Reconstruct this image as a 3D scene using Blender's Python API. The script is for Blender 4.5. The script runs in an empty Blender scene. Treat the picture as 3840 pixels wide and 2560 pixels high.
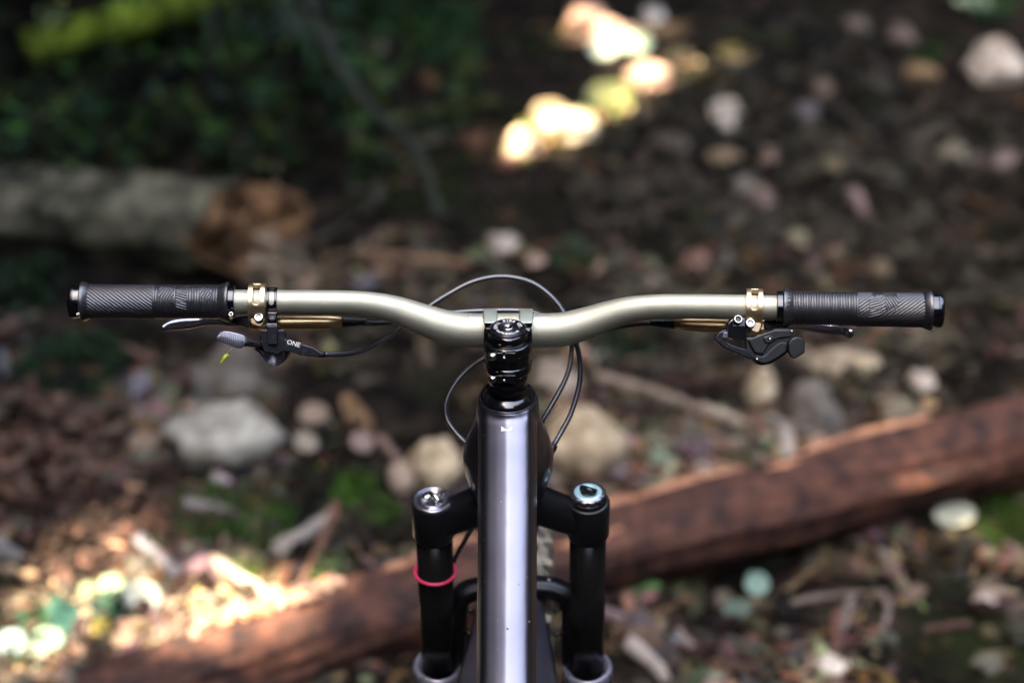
import bpy, bmesh, math, random
import numpy as np
from mathutils import Vector, Matrix, noise
random.seed(7); rng = np.random.default_rng(7)
PI = math.pi; R_ = math.radians
sc = bpy.context.scene
COL = sc.collection

# ------------------------------------------------------------------ camera, sky, sun, exposure
PITCH = R_(27.5); CAMZ = 1.63; FPX = 5333.33
cd = bpy.data.cameras.new('camera'); cam = bpy.data.objects.new('camera', cd); COL.objects.link(cam)
cam.location = (0, 0, CAMZ); cam.rotation_euler = (PI/2 - PITCH, 0, 0)
cd.sensor_width = 36; cd.lens = 50; cd.clip_start = .05; cd.clip_end = 400
cd.dof.use_dof = True; cd.dof.focus_distance = 1.285; cd.dof.aperture_fstop = 2.1
sc.camera = cam
SUN_EL = R_(57); SUN_TO = Vector((-math.cos(SUN_EL)*.93, -math.cos(SUN_EL)*.367, math.sin(SUN_EL))).normalized()  # towards the sun
world = bpy.data.worlds.new('World'); sc.world = world; world.use_nodes = True
wn = world.node_tree; bg = wn.nodes['Background']
sky = wn.nodes.new('ShaderNodeTexSky'); sky.sky_type = 'NISHITA'; sky.sun_disc = False
sky.sun_elevation = SUN_EL; sky.sun_rotation = math.atan2(SUN_TO.x, SUN_TO.y)
sky.air_density = 1.0; sky.dust_density = 2; sky.ozone_density = 1.0
wn.links.new(sky.outputs[0], bg.inputs[0]); bg.inputs[1].default_value = .15
sl = bpy.data.lights.new('sun', 'SUN'); sl.energy = 2.0; sl.angle = R_(.5); sl.color = (1, .95, .89)
sun = bpy.data.objects.new('sun', sl); COL.objects.link(sun)
sun.rotation_euler = SUN_TO.to_track_quat('Z', 'Y').to_euler()
vs = sc.view_settings; vs.view_transform = 'Standard'; vs.look = 'None'; vs.gamma = 1; vs.use_curve_mapping = False
vs.exposure = 4.2
try:
    vs.use_white_balance = True; vs.white_balance_temperature = 8800; vs.white_balance_tint = 12
except Exception: pass
sc.cycles.max_bounces = 6; sc.cycles.diffuse_bounces = 3; sc.cycles.glossy_bounces = 4
sc.cycles.sample_clamp_indirect = 6

# ------------------------------------------------------------------ frames
CAM = Vector((0, 0, CAMZ)); R = Vector((1, 0, 0))
U = Vector((0, math.sin(PITCH), math.cos(PITCH))); F = Vector((0, math.cos(PITCH), -math.sin(PITCH)))
K = 3840/2352
def C(px, py, d): return CAM + F*d + R*((px-1920)/FPX*d) + U*((1280-py)/FPX*d)
def hollow(x, y, cx, cy, rx, ry, dep): 
    q = ((x-cx)/rx)**2 + ((y-cy)/ry)**2
    return -dep*math.exp(-q)
def H(x, y):
    h = .055*noise.noise((x*.8, y*.8, 3.1)) + .045*noise.noise((x*2.3, y*2.3, 7.7)) + .034*noise.noise((x*6, y*6, 1.3))
    for c in HOLL: h += hollow(x, y, *c)
    return h
HOLL = []
def ray(vx, vy): return (F + R*((vx*K-1920)/FPX) + U*((1280-vy*K)/FPX))
def G(vx, vy, up=0.0):
    r = ray(vx, vy); z = 0.0
    for _ in range(5):
        t = (z+up-CAMZ)/r.z; p = CAM + r*t; z = H(p.x, p.y)
    return p, t
def _hol(vx, vy, rx, ry, dep):
    r = ray(vx, vy); p = CAM + r*(-CAMZ/r.z); HOLL.append((p.x, p.y, rx, ry, dep))
_hol(420, 625, .7, .16, .13); _hol(2110, 245, .22, .16, .12); _hol(2290, 500, .3, .18, .14)
_hol(1480, 1545, .10, .08, .07); _hol(1640, 1330, .25, .05, .05); _hol(2080, 1330, .12, .08, .05)

# ------------------------------------------------------------------ object helpers
def link(o, parent=None):
    COL.objects.link(o)
    if parent is not None: o.parent = parent
    return o
def props(o, label=None, cat=None, group=None, kind=None):
    for k, v in (('label', label), ('category', cat), ('group', group), ('kind', kind)):
        if v: o[k] = v
    return o
def empty(name, loc=(0, 0, 0)):
    o = bpy.data.objects.new(name, None); o.location = loc; o.empty_display_size = .05
    return link(o)
ORG = {}
def mk(name, vf, mat, parent=None, smooth=True, bevel=0, seg=2, org=None, solid=0, sub=0):
    """one mesh object; vertices are given in world space"""
    V, Fc = vf
    if org is None:
        p = parent; org = Vector((0, 0, 0))
        while p is not None: org = org + p.location; p = p.parent
        loc = Vector((0, 0, 0))
    else:
        org = Vector(org); loc = org.copy()
    me = bpy.data.meshes.new(name)
    V = np.array([tuple(v) for v in V], dtype=float) - np.array(org)
    me.from_pydata(V.tolist(), [], [tuple(int(i) for i in f) for f in Fc]); me.update()
    bm = bmesh.new(); bm.from_mesh(me); bmesh.ops.recalc_face_normals(bm, faces=bm.faces); bm.to_mesh(me); bm.free()
    if smooth: me.polygons.foreach_set('use_smooth', [True]*len(me.polygons))
    me.materials.append(mat)
    o = bpy.data.objects.new(name, me); o.location = loc if parent is None else (0, 0, 0)
    link(o, parent)
    if solid:
        m = o.modifiers.new('s', 'SOLIDIFY'); m.thickness = solid; m.offset = -1
    if sub:
        m = o.modifiers.new('u', 'SUBSURF'); m.levels = m.render_levels = sub
    if bevel:
        m = o.modifiers.new('b', 'BEVEL'); m.width = bevel; m.segments = seg; m.limit_method = 'ANGLE'; m.angle_limit = R_(35)
        m.harden_normals = True
    return o
def join(*vfs):
    V, Fc = [], []
    for v, f in vfs:
        n = len(V); V += list(v); Fc += [tuple(i+n for i in q) for q in f]
    return V, Fc
def cr(pts, n=8):
    """catmull-rom through points (tuples of any length)"""
    P = [np.array(p, float) for p in pts]; P = [2*P[0]-P[1]] + P + [2*P[-1]-P[-2]]
    out = []
    for i in range(1, len(P)-2):
        for k in range(n):
            t = k/n
            out.append(.5*((2*P[i]) + (-P[i-1]+P[i+1])*t + (2*P[i-1]-5*P[i]+4*P[i+1]-P[i+2])*t*t + (-P[i-1]+3*P[i]-3*P[i+1]+P[i+2])*t**3))
    out.append(P[-2]); return out
def frames(P, ref=None):
    P = [Vector(p) for p in P]; T = []
    for i in range(len(P)):
        T.append((P[min(i+1, len(P)-1)] - P[max(i-1, 0)]).normalized())
    a = Vector(ref) if ref is not None else (Vector((0, 0, 1)) if abs(T[0].z) < .9 else Vector((1, 0, 0)))
    N = []
    for t in T:
        a = (a - t*a.dot(t)).normalized(); N.append(a)
    return P, T, N
def tube(P, rad, n=14, caps=True, ref=None, fn=None):
    P, T, N = frames(P, ref); V, Fc = [], []
    for i, p in enumerate(P):
        r = rad[i] if hasattr(rad, '__len__') else rad
        B = T[i].cross(N[i])
        for k in range(n):
            a = 2*PI*k/n; rr = r*(fn(i, a) if fn else 1)
            V.append(p + N[i]*(math.cos(a)*rr) + B*(math.sin(a)*rr))
    for i in range(len(P)-1):
        for k in range(n):
            Fc.append((i*n+k, i*n+(k+1) % n, (i+1)*n+(k+1) % n, (i+1)*n+k))
    if caps:
        Fc.append(tuple(range(n-1, -1, -1))); Fc.append(tuple((len(P)-1)*n+k for k in range(n)))
    return V, Fc
def lathe(prof, o, ax, n=40, ref=None, sx=1, caps=True):
    """prof: (s, r) along axis ax from o; sx scales sideways (world x)"""
    o = Vector(o); ax = Vector(ax).normalized()
    a = Vector(ref) if ref is not None else (R if abs(ax.x) < .8 else Vector((0, 0, 1)))
    a = (a - ax*a.dot(ax)).normalized(); b = ax.cross(a); V, Fc = [], []
    for s, r in prof:
        for k in range(n):
            t = 2*PI*k/n; V.append(o + ax*s + a*(math.cos(t)*r*sx) + b*(math.sin(t)*r))
    for i in range(len(prof)-1):
        for k in range(n): Fc.append((i*n+k, i*n+(k+1) % n, (i+1)*n+(k+1) % n, (i+1)*n+k))
    if caps:
        Fc.append(tuple(range(n-1, -1, -1))); Fc.append(tuple((len(prof)-1)*n+k for k in range(n)))
    return V, Fc
def prism(pts, d, th, dd=None):
    """outline in photo pixels on the plane at depth d, given real thickness th away from the camera"""
    n = len(pts); ds = dd if dd else [d]*n
    A = [C(x, y, ds[i]) for i, (x, y) in enumerate(pts)]; B = [p + F*th for p in A]
    Fc = [tuple(range(n)), tuple(range(2*n-1, n-1, -1))] + [(i, (i+1) % n, n+(i+1) % n, n+i) for i in range(n)]
    return A+B, Fc
def box(c, hx, hy, hz, ax=(R, None, None)):
    a, b, e = ax; V = []
    for i in (-1, 1):
        for j in (-1, 1):
            for k in (-1, 1): V.append(Vector(c) + a*(hx*i) + b*(hy*j) + e*(hz*k))
    return V, [(0, 1, 3, 2), (4, 6, 7, 5), (0, 4, 5, 1), (2, 3, 7, 6), (0, 2, 6, 4), (1, 5, 7, 3)]
def torus(o, ax, R0, r0, n=48, m=12, sx=1):
    prof = []; o = Vector(o); ax = Vector(ax).normalized(); a = (R - ax*R.dot(ax)).normalized(); b = ax.cross(a); V, Fc = [], []
    for i in range(n):
        t = 2*PI*i/n; rd = a*math.cos(t)*sx + b*math.sin(t)
        for k in range(m):
            q = 2*PI*k/m; V.append(o + rd*(R0 + r0*math.cos(q)) + ax*(r0*math.sin(q)))
    for i in range(n):
        for k in range(m): Fc.append((i*m+k, ((i+1) % n)*m+k, ((i+1) % n)*m+(k+1) % m, i*m+(k+1) % m))
    return V, Fc
def text_vf(s, size, o, ux, uy, uz, depth=.0002, align='CENTER'):
    cu = bpy.data.curves.new('t', 'FONT'); cu.body = s; cu.size = size; cu.align_x = align; cu.align_y = 'CENTER'
    cu.extrude = depth; cu.offset = size*.012
    ob = bpy.data.objects.new('t', cu); COL.objects.link(ob)
    dg = bpy.context.evaluated_depsgraph_get(); me = bpy.data.meshes.new_from_object(ob.evaluated_get(dg))
    V = [o + ux*v.co.x + uy*v.co.y + uz*v.co.z for v in me.vertices]; Fc = [tuple(p.vertices) for p in me.polygons]
    bpy.data.objects.remove(ob); bpy.data.curves.remove(cu); bpy.data.meshes.remove(me)
    return V, Fc

# ------------------------------------------------------------------ materials
def mat(name, col, rough=.5, metal=0, var=.0, scale=40, bump=0, bscale=300, coat=0, coatr=.1, spec=.5, stretch=None, col2=None, thr=None, attr=False, trans=0, sheen=0, rvar=0):
    m = bpy.data.materials.new(name); m.use_nodes = True; nt = m.node_tree; b = nt.nodes['Principled BSDF']
    L = nt.links.new
    b.inputs['Base Color'].default_value = (*col, 1); b.inputs['Roughness'].default_value = rough; b.inputs['Metallic'].default_value = metal
    b.inputs['Specular IOR Level'].default_value = spec
    b.inputs['Coat Weight'].default_value = coat; b.inputs['Coat Roughness'].default_value = coatr
    b.inputs['Sheen Weight'].default_value = sheen
    tc = nt.nodes.new('ShaderNodeTexCoord'); mp = nt.nodes.new('ShaderNodeMapping'); L(tc.outputs['Object'], mp.inputs[0])
    if stretch: mp.inputs['Scale'].default_value = stretch
    src = None
    if attr:
        a = nt.nodes.new('ShaderNodeAttribute'); a.attribute_name = 'tint'; src = a.outputs['Color']
    if col2 or var:
        n = nt.nodes.new('ShaderNodeTexNoise'); n.inputs['Scale'].default_value = scale; n.inputs['Detail'].default_value = 6; n.inputs['Roughness'].default_value = .65
        L(mp.outputs[0], n.inputs['Vector'])
        rp = nt.nodes.new('ShaderNodeValToRGB'); L(n.outputs['Fac'], rp.inputs[0])
        t0, t1 = thr or (.35, .65); rp.color_ramp.elements[0].position = t0; rp.color_ramp.elements[1].position = t1
        c2 = col2 or tuple(c*(1+var) for c in col); c1 = col if col2 else tuple(c*(1-var) for c in col)
        if src:
            rp.color_ramp.elements[0].color = (1-var, 1-var, 1-var, 1); rp.color_ramp.elements[1].color = (1+var,)*3 + (1,)
            mx = nt.nodes.new('ShaderNodeMix'); mx.data_type = 'RGBA'; mx.blend_type = 'MULTIPLY'; mx.inputs[0].default_value = 1
            L(src, mx.inputs[6]); L(rp.outputs[0], mx.inputs[7]); src = mx.outputs[2]
        else:
            rp.color_ramp.elements[0].color = (*c1, 1); rp.color_ramp.elements[1].color = (*c2, 1); src = rp.outputs[0]
    if src: L(src, b.inputs['Base Color'])
    if rvar:
        n3 = nt.nodes.new('ShaderNodeTexNoise'); n3.inputs['Scale'].default_value = scale*2.3; n3.inputs['Detail'].default_value = 5; L(mp.outputs[0], n3.inputs['Vector'])
        mr = nt.nodes.new('ShaderNodeMapRange'); mr.inputs[3].default_value = max(0, rough-rvar); mr.inputs[4].default_value = rough+rvar
        L(n3.outputs['Fac'], mr.inputs[0]); L(mr.outputs[0], b.inputs['Roughness'])
    if bump:
        n2 = nt.nodes.new('ShaderNodeTexNoise'); n2.inputs['Scale'].default_value = bscale; n2.inputs['Detail'].default_value = 4; L(mp.outputs[0], n2.inputs['Vector'])
        bp = nt.nodes.new('ShaderNodeBump'); bp.inputs['Strength'].default_value = bump; bp.inputs['Distance'].default_value = .002; L(n2.outputs['Fac'], bp.inputs['Height']); L(bp.outputs[0], b.inputs['Normal'])
    return m
M = {}
M['bar'] = mat('champagne_anodised', (.50, .48, .375), .58, .9, var=.03, scale=60, bump=.12, bscale=1800, rvar=.04)
M['shim'] = mat('pale_green_anodised', (.42, .46, .38), .4, .55, bump=.05, bscale=900)
M['gold'] = mat('gold_anodised', (.95, .70, .44), .36, 1.0, var=.05, scale=90, rvar=.05)
M['goldmatte'] = mat('gold_anodised_satin', (.88, .56, .28), .33, 1.0, var=.06, scale=70, rvar=.06)
M['silver'] = mat('steel_bolt', (.72, .71, .68), .22, 1.0, rvar=.06, scale=200)
M['socket'] = mat('bolt_socket', (.05, .05, .05), .5, .6)
M['gloss'] = mat('gloss_black_metal', (.004, .004, .006), .16, .0, coat=.6, coatr=.06, spec=.6, rvar=.05, scale=80)
M['anod'] = mat('satin_black_metal', (.02, .019, .025), .26, .5, rvar=.06, scale=90)
M['blade'] = mat('polished_black_lever', (.42, .40, .48), .16, .95, rvar=.04, scale=60)
M['blk'] = mat('matte_black', (.0035, .0035, .0045), .36, .0, rvar=.06, scale=90, bump=.1, bscale=700)
M['rubber'] = mat('grip_rubber', (.017, .0155, .020), .36, 0, var=.25, scale=90, spec=1.0, coat=.5, coatr=.33, bump=.15, bscale=900, rvar=.08)
M['cable'] = mat('black_hose', (.012, .011, .015), .33, 0, spec=1.0, coat=.7, coatr=.3, rvar=.05, scale=60)
M['frame'] = mat('metallic_grey_paint', (.15, .147, .182), .29, .95, coat=.4, coatr=.08, var=.05, scale=30)
M['framedark'] = mat('dark_grey_paint', (.05, .048, .062), .2, .7, coat=.5, coatr=.05)
M['fork'] = mat('satin_black_fork', (.006, .0058, .0075), .32, 0, spec=.5, rvar=.05, scale=60, bump=.05, bscale=900)
M['stan'] = mat('black_coated_stanchion', (.010, .009, .009), .22, .2, spec=.3)
M['cap'] = mat('grey_cap', (.25, .24, .28), .25, .9, rvar=.05)
M['white'] = mat('white_print', (.80, .79, .74), .5)
M['greyprint'] = mat('grey_print', (.55, .55, .58), .5)
M['blue'] = mat('light_blue_dial', (.42, .68, .72), .35, .5)
M['red'] = mat('red_rubber', (.75, .04, .12), .4)
M['paddle'] = mat('grey_paddle', (.30, .30, .34), .38, .7)
M['yellow'] = mat('yellow_petal', (.42, .44, .02), .4, spec=.6)
M['tyre'] = mat('dusty_tyre', (.34, .29, .22), .85, 0, col2=(.05, .045, .04), scale=60, thr=(.4, .6), bump=.3, bscale=200)
M['guard'] = mat('grey_mudguard', (.045, .042, .055), .4, 0, bump=.1, bscale=90, var=.2, scale=20)
M['seal'] = mat('seal_ring', (.24, .23, .28), .28, .5, rvar=.06)
M['dust'] = mat('dust_speck', (.5, .48, .44), .8)

# ================================================================== GROUND
def ground_mat():
    m = bpy.data.materials.new('forest_soil'); m.use_nodes = True; nt = m.node_tree; b = nt.nodes['Principled BSDF']; L = nt.links.new
    b.inputs['Roughness'].default_value = .9; b.inputs['Specular IOR Level'].default_value = .1
    tc = nt.nodes.new('ShaderNodeTexCoord')
    def nz(sc_, det=6): 
        n = nt.nodes.new('ShaderNodeTexNoise'); n.inputs['Scale'].default_value = sc_; n.inputs['Detail'].default_value = det; L(tc.outputs['Object'], n.inputs['Vector']); return n
    n1 = nz(9); r1 = nt.nodes.new('ShaderNodeValToRGB'); L(n1.outputs['Fac'], r1.inputs[0])
    e = r1.color_ramp.elements; e[0].position = .34; e[0].color = (.0028, .0022, .0018, 1); e[1].position = .68; e[1].color = (.034, .024, .017, 1)
    x = e.new(.52); x.color = (.011, .008, .006, 1)
    n2 = nz(1.6, 3); r2 = nt.nodes.new('ShaderNodeValToRGB'); L(n2.outputs['Fac'], r2.inputs[0]); r2.color_ramp.elements[0].position = .52; r2.color_ramp.elements[1].position = .66
    mx = nt.nodes.new('ShaderNodeMix'); mx.data_type = 'RGBA'; L(r2.outputs[0], mx.inputs[0]); L(r1.outputs[0], mx.inputs[6]); mx.inputs[7].default_value = (.009, .013, .004, 1)
    L(mx.outputs[2], b.inputs['Base Color'])
    n3 = nz(45, 6); bp = nt.nodes.new('ShaderNodeBump'); bp.inputs['Strength'].default_value = .8; bp.inputs['Distance'].default_value = .02; L(n3.outputs['Fac'], bp.inputs['Height']); L(bp.outputs[0], b.inputs['Normal'])
    return m
def axis_coords(lo, hi, step, far):
    c = list(np.arange(lo, hi+1e-6, step)); s = step; a = hi
    while a < far: s *= 1.35; a += s; c.append(a)
    s = step; a = lo
    while a > -far: s *= 1.35; a -= s; c.insert(0, a)
    return c
def ground():
    xs = axis_coords(-3.4, 3.4, .035, 70); ys = axis_coords(1.4, 8.0, .035, 70); V = []; Fc = []
    for y in ys:
        for x in xs:
            near = math.exp(-max(0, abs(x)-12)*.2 - max(0, abs(y)-12)*.2)
            z = H(x, y)
            if -3.5 < x < 3.5 and 1.3 < y < 8.1: z += .022*noise.noise((x*14, y*14, 2)) + .012*noise.noise((x*34, y*34, 5))
            V.append((x, y, z))
    nx = len(xs)
    for j in range(len(ys)-1):
        for i in range(nx-1): Fc.append((j*nx+i, j*nx+i+1, (j+1)*nx+i+1, (j+1)*nx+i))
    o = mk('forest_ground', (V, Fc), ground_mat()); props(o, kind='structure', label='dark brown forest floor of soil and litter')
ground()

# ------------------------------------------------------------------ scattered litter (nobody could count it)
def soup(name, items, m, label, cat):
    """items: list of (verts Nx3, faces, colour) joined into one stuff object"""
    V, Fc, Cc = [], [], []; n = 0
    for v, f, c in items:
        V.append(v); Fc += [tuple(i+n for i in q) for q in f]; n += len(v); Cc += [c]*len(v)
    V = np.concatenate(V); me = bpy.data.meshes.new(name); me.from_pydata(V.tolist(), [], Fc); me.update()
    a = me.color_attributes.new('tint', 'FLOAT_COLOR', 'POINT'); a.data.foreach_set('color', np.array([(*c, 1) for c in Cc], dtype=np.float32).ravel())
    me.materials.append(m); o = bpy.data.objects.new(name, me); link(o); props(o, label, cat, kind='stuff'); return o
def rotm(a, b, c):
    return np.array(Matrix.Rotation(a, 3, 'Z') @ Matrix.Rotation(b, 3, 'X') @ Matrix.Rotation(c, 3, 'Y'))
LEAF = np.array([(-.5, 0, .06), (-.2, .22, 0), (.15, .25, .02), (.5, 0, .10), (.15, -.25, .04), (-.2, -.22, .02), (0, 0, -.04)])
LEAFF = [(0, 1, 6), (1, 2, 6), (2, 3, 6), (3, 4, 6), (4, 5, 6), (5, 0, 6)]
CHIP = np.array([(x, y, z) for x in (-.5, .5) for y in (-.5, .5) for z in (-.5, .5)], float)
CHIPF = [(0, 1, 3, 2), (4, 6, 7, 5), (0, 4, 5, 1), (2, 3, 7, 6), (0, 2, 6, 4), (1, 5, 7, 3)]
_t = (1+5**.5)/2
ICO = np.array([(-1, _t, 0), (1, _t, 0), (-1, -_t, 0), (1, -_t, 0), (0, -1, _t), (0, 1, _t), (0, -1, -_t), (0, 1, -_t), (_t, 0, -1), (_t, 0, 1), (-_t, 0, -1), (-_t, 0, 1)])/1.9
ICOF = [(0, 11, 5), (0, 5, 1), (0, 1, 7), (0, 7, 10), (0, 10, 11), (1, 5, 9), (5, 11, 4), (11, 10, 2), (10, 7, 6), (7, 1, 8), (3, 9, 4), (3, 4, 2), (3, 2, 6), (3, 6, 8), (3, 8, 9), (4, 9, 5), (2, 4, 11), (6, 2, 10), (8, 6, 7), (9, 8, 1)]
def rand_ground():
    while True:
        d = 1/ rng.uniform(1/8.2, 1/1.75); y = d*rng.uniform(.98, 1.0); x = rng.uniform(-.70, .70)*d
        if y > 1.5: return x, y
def vpos(x, y, z=0):
    p = Vector((x, y, z)) - CAM; d = p.dot(F); return (1920 + p.dot(R)/d*FPX)/K, (1280 - p.dot(U)/d*FPX)/K
DK = .46
pal_leaf = [(.10, .06, .035), (.16, .10, .06), (.22, .14, .09), (.07, .045, .03), (.26, .19, .14), (.13, .07, .04), (.30, .22, .17), (.05, .035, .025), (.20, .11, .05)]
pal_chip = [(.14, .09, .055), (.26, .18, .12), (.08, .052, .035), (.34, .25, .17), (.19, .10, .05), (.12, .09, .07)]
pal_peb = [(.20, .17, .13), (.30, .25, .19), (.14, .12, .10), (.36, .30, .22), (.24, .18, .13), (.11, .095, .085)]
leaves, chips, pebs, moss = [], [], [], []
def tone(vx, vy):
    """how much litter stands there: soil at the upper right, litter low down, green at the upper left"""
    return vx, vy
for i in range(50000):
    x, y = rand_ground(); vx, vy = vpos(x, y); z = H(x, y)
    ul = (vy < 560 and vx < 1000 + 380*noise.noise((vx*.006, vy*.009, 71)))
    if ul and rng.random() < .85: continue
    if vx < 620 and 540 < vy < 690: continue
    if vx > 1100 and vy > 1290 and rng.random() < .68: continue
    if vx > 1500 and vy < 560 and rng.random() < .4: continue
    cl = noise.noise((x*2.1, y*2.1, 20)) + .6*noise.noise((x*5.5, y*5.5, 30)) + (.12 if vy > 560 else -.05)
    if cl < rng.uniform(-.45, .45): continue
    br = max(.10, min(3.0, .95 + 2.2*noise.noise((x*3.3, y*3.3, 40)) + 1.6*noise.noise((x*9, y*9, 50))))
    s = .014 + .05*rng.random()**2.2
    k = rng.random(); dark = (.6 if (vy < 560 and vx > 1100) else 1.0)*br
    if k < .42:
        c = [q*DK for q in pal_leaf[rng.integers(len(pal_leaf))]]; v = (LEAF*s*np.array([1, rng.uniform(.5, 1), 1])) @ rotm(rng.uniform(0, 6.3), rng.normal(0, .35), rng.normal(0, .35)).T
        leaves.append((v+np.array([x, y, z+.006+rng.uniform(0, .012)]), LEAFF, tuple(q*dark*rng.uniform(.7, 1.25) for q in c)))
    elif k < .84:
        c = [q*DK for q in pal_chip[rng.integers(len(pal_chip))]]; v = (CHIP*np.array([s*rng.uniform(.8, 2.0), s*rng.uniform(.2, .5), s*.2])) @ rotm(rng.uniform(0, 6.3), rng.normal(0, .25), rng.normal(0, .25)).T
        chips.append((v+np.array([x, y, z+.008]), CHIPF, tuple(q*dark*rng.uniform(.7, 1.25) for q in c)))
    else:
        c = [q*DK*.8 for q in pal_peb[rng.integers(len(pal_peb))]]; s2 = s*rng.uniform(.3, .75); v = (ICO*np.array([s2, s2*rng.uniform(.6, 1), s2*rng.uniform(.5, .8)])*(1+rng.normal(0, .08, (12, 1)))) @ rotm(rng.uniform(0, 6.3), 0, 0).T
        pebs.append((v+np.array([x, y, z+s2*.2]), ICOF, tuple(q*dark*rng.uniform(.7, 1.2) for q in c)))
lit = mat('litter', (1, 1, 1), .8, spec=.15, attr=True, var=.25, scale=120)
soup('leaf_litter', leaves, lit, 'brown fallen leaves lying all over the forest floor', 'leaf litter')
soup('bark_chips', chips, lit, 'brown splinters and bark chips strewn on the soil', 'bark chips')
soup('gravel', pebs, lit, 'grey and tan grit and pebbles scattered on the soil', 'gravel')

# green ground cover: tufts of small leaves around given photo places
def tufts(spots, name, label, cat, m):
    it = []
    for vx, vy, rv, n, c, s0, hh in spots:
        p0, d = G(vx, vy); rad = rv*K*d/FPX
        for _ in range(n):
            a = rng.uniform(0, 6.3); q = rad*math.sqrt(rng.random()); x = p0.x+math.cos(a)*q; y = p0.y+math.sin(a)*q*1.3
            z = H(x, y) + abs(rng.normal(0, hh))*(1-.5*q/rad); s = s0*rng.uniform(.6, 1.4)
            v = (LEAF*s*np.array([1, .8, 1])) @ rotm(rng.uniform(0, 6.3), rng.normal(0, .6), rng.normal(0, .6)).T
            it.append((v+np.array([x, y, z+.01]), LEAFF, tuple(k*.6*rng.uniform(.5, 1.5) for k in c)))
    return soup(name, it, m, label, cat)
grn = mat('green_leaf', (1, 1, 1), .6, spec=.12, attr=True, var=.2, scale=60)
g1, g2, g3, g4 = (.045, .10, .018), (.03, .065, .022), (.02, .045, .02), (.10, .13, .03)
tufts([(500, 1180, 110, 500, g1, .018, .015), (620, 1215, 70, 260, g1, .018, .015), (812, 1135, 52, 260, (.06, .15, .02), .016, .02), (870, 1190, 55, 240, g1, .016, .015),
       (560, 1310, 60, 220, (.08, .17, .03), .014, .012), (760, 1315, 45, 140, (.12, .18, .07), .02, .012), (2310, 1225, 70, 420, (.05, .11, .02), .018, .02), (1305, 590, 55, 150, (.05, .085, .045), .03, .02),
       (1410, 790, 90, 260, g3, .03, .02), (270, 1430, 60, 110, (.03, .10, .05), .03, .02), (100, 1480, 90, 130, (.03, .085, .05), .03, .02), (340, 1290, 60, 200, (.05, .09, .015), .016, .01),
       (1500, 1000, 50, 70, (.05, .075, .045), .02, .01), (1740, 1050, 40, 70, (.04, .06, .03), .02, .01), (170, 860, 130, 320, g3, .035, .03), (60, 680, 100, 220, g3, .04, .03), (1580, 520, 40, 50, g2, .03, .01),
       (2270, 30, 60, 120, (.04, .09, .04), .05, .03), (2110, 130, 50, 70, (.02, .06, .015), .04, .02), (1750, 95, 70, 160, (.05, .08, .02), .035, .02), (1650, 210, 60, 60, (.14, .12, .03), .03, .01),
       (560, 60, 60, 80, (.12, .15, .10), .06, .10), (690, 90, 60, 120, (.16, .23, .17), .06, .15), (740, 170, 45, 80, (.08, .15, .08), .05, .10), (1060, 160, 40, 60, (.12, .17, .06), .05, .05), (980, 60, 120, 220, (.03, .10, .03), .06, .10), (1040, 150, 80, 120, (.03, .09, .035), .05, .08), (1080, 190, 40, 50, (.10, .13, .04), .05, .05), (780, 210, 70, 120, (.035, .09, .04), .06, .10),
       (830, 60, 120, 160, (.03, .08, .02), .06, .15), (640, 60, 80, 80, (.03, .08, .02), .06, .15), (250, 320, 130, 90, (.02, .05, .02), .05, .05), (840, 280, 60, 60, (.10, .11, .03), .04, .04), (1000, 300, 60, 40, (.03, .07, .045), .05, .04)],
      'ground_plants', 'low green leafy plants and moss growing in patches on the soil', 'ground plants', grn)
tufts([(1190, 340, 60, 120, (0.204, 0.132, 0.078), .035, .004), (1260, 300, 60, 140, (0.450, 0.330, 0.180), .035, .004), (1330, 275, 60, 140, (0.372, 0.372, 0.168), .035, .004), (1400, 235, 55, 120, (0.360, 0.360, 0.132), .035, .004), (1490, 190, 60, 130, (0.450, 0.300, 0.216), .035, .004), (1560, 150, 50, 90, (0.390, 0.270, 0.144), .035, .004),  # pale litter added so the sun streaks show on dark soil
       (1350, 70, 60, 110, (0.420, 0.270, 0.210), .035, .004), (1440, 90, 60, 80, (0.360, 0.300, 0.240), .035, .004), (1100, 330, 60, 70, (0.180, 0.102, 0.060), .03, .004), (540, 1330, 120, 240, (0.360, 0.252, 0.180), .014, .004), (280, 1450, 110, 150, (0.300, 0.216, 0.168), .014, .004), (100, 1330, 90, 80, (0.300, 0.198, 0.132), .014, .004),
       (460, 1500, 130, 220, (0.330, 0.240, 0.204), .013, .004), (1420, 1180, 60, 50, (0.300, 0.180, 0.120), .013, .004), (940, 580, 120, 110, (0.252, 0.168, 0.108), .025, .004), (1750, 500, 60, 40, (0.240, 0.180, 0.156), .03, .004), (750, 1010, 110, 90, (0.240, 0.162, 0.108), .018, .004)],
      'dry_sun_patch_leaves', 'pale dry leaves in patches, many added to brighten the sunlit streaks', 'dry leaves', grn)
dk = []
for i in range(3400):
    vx = rng.uniform(-60, 1150); vy = rng.uniform(-40, 430)
    if rng.random()*.6 < (vx-850)/420 + .9*noise.noise((vx*.008, vy*.01, 77)): continue
    c = [(.006, .020, .006), (.014, .042, .009), (.007, .020, .014), (.026, .036, .008)][rng.integers(4)]; c = tuple(1.5*q*max(.05, .9+3.6*noise.noise((vx*.009, vy*.012, 8))) for q in c)  # leaf greens darkened in place of canopy shade
    p, d = G(vx, vy); s = rng.uniform(.03, .075); k = rng.uniform(.5, 1.3)
    v = (LEAF*s*np.array([1, .7, 1])) @ rotm(rng.uniform(0, 6.3), rng.normal(0, .6), rng.normal(0, .6)).T
    dk.append((v+np.array([p.x, p.y, p.z+abs(rng.normal(0, .10))]), LEAFF, tuple(q*k for q in c)))
soup('undergrowth', dk, grn, 'undergrowth of small leaves coloured dark for the forest shade beyond the mossy log', 'undergrowth')

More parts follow.
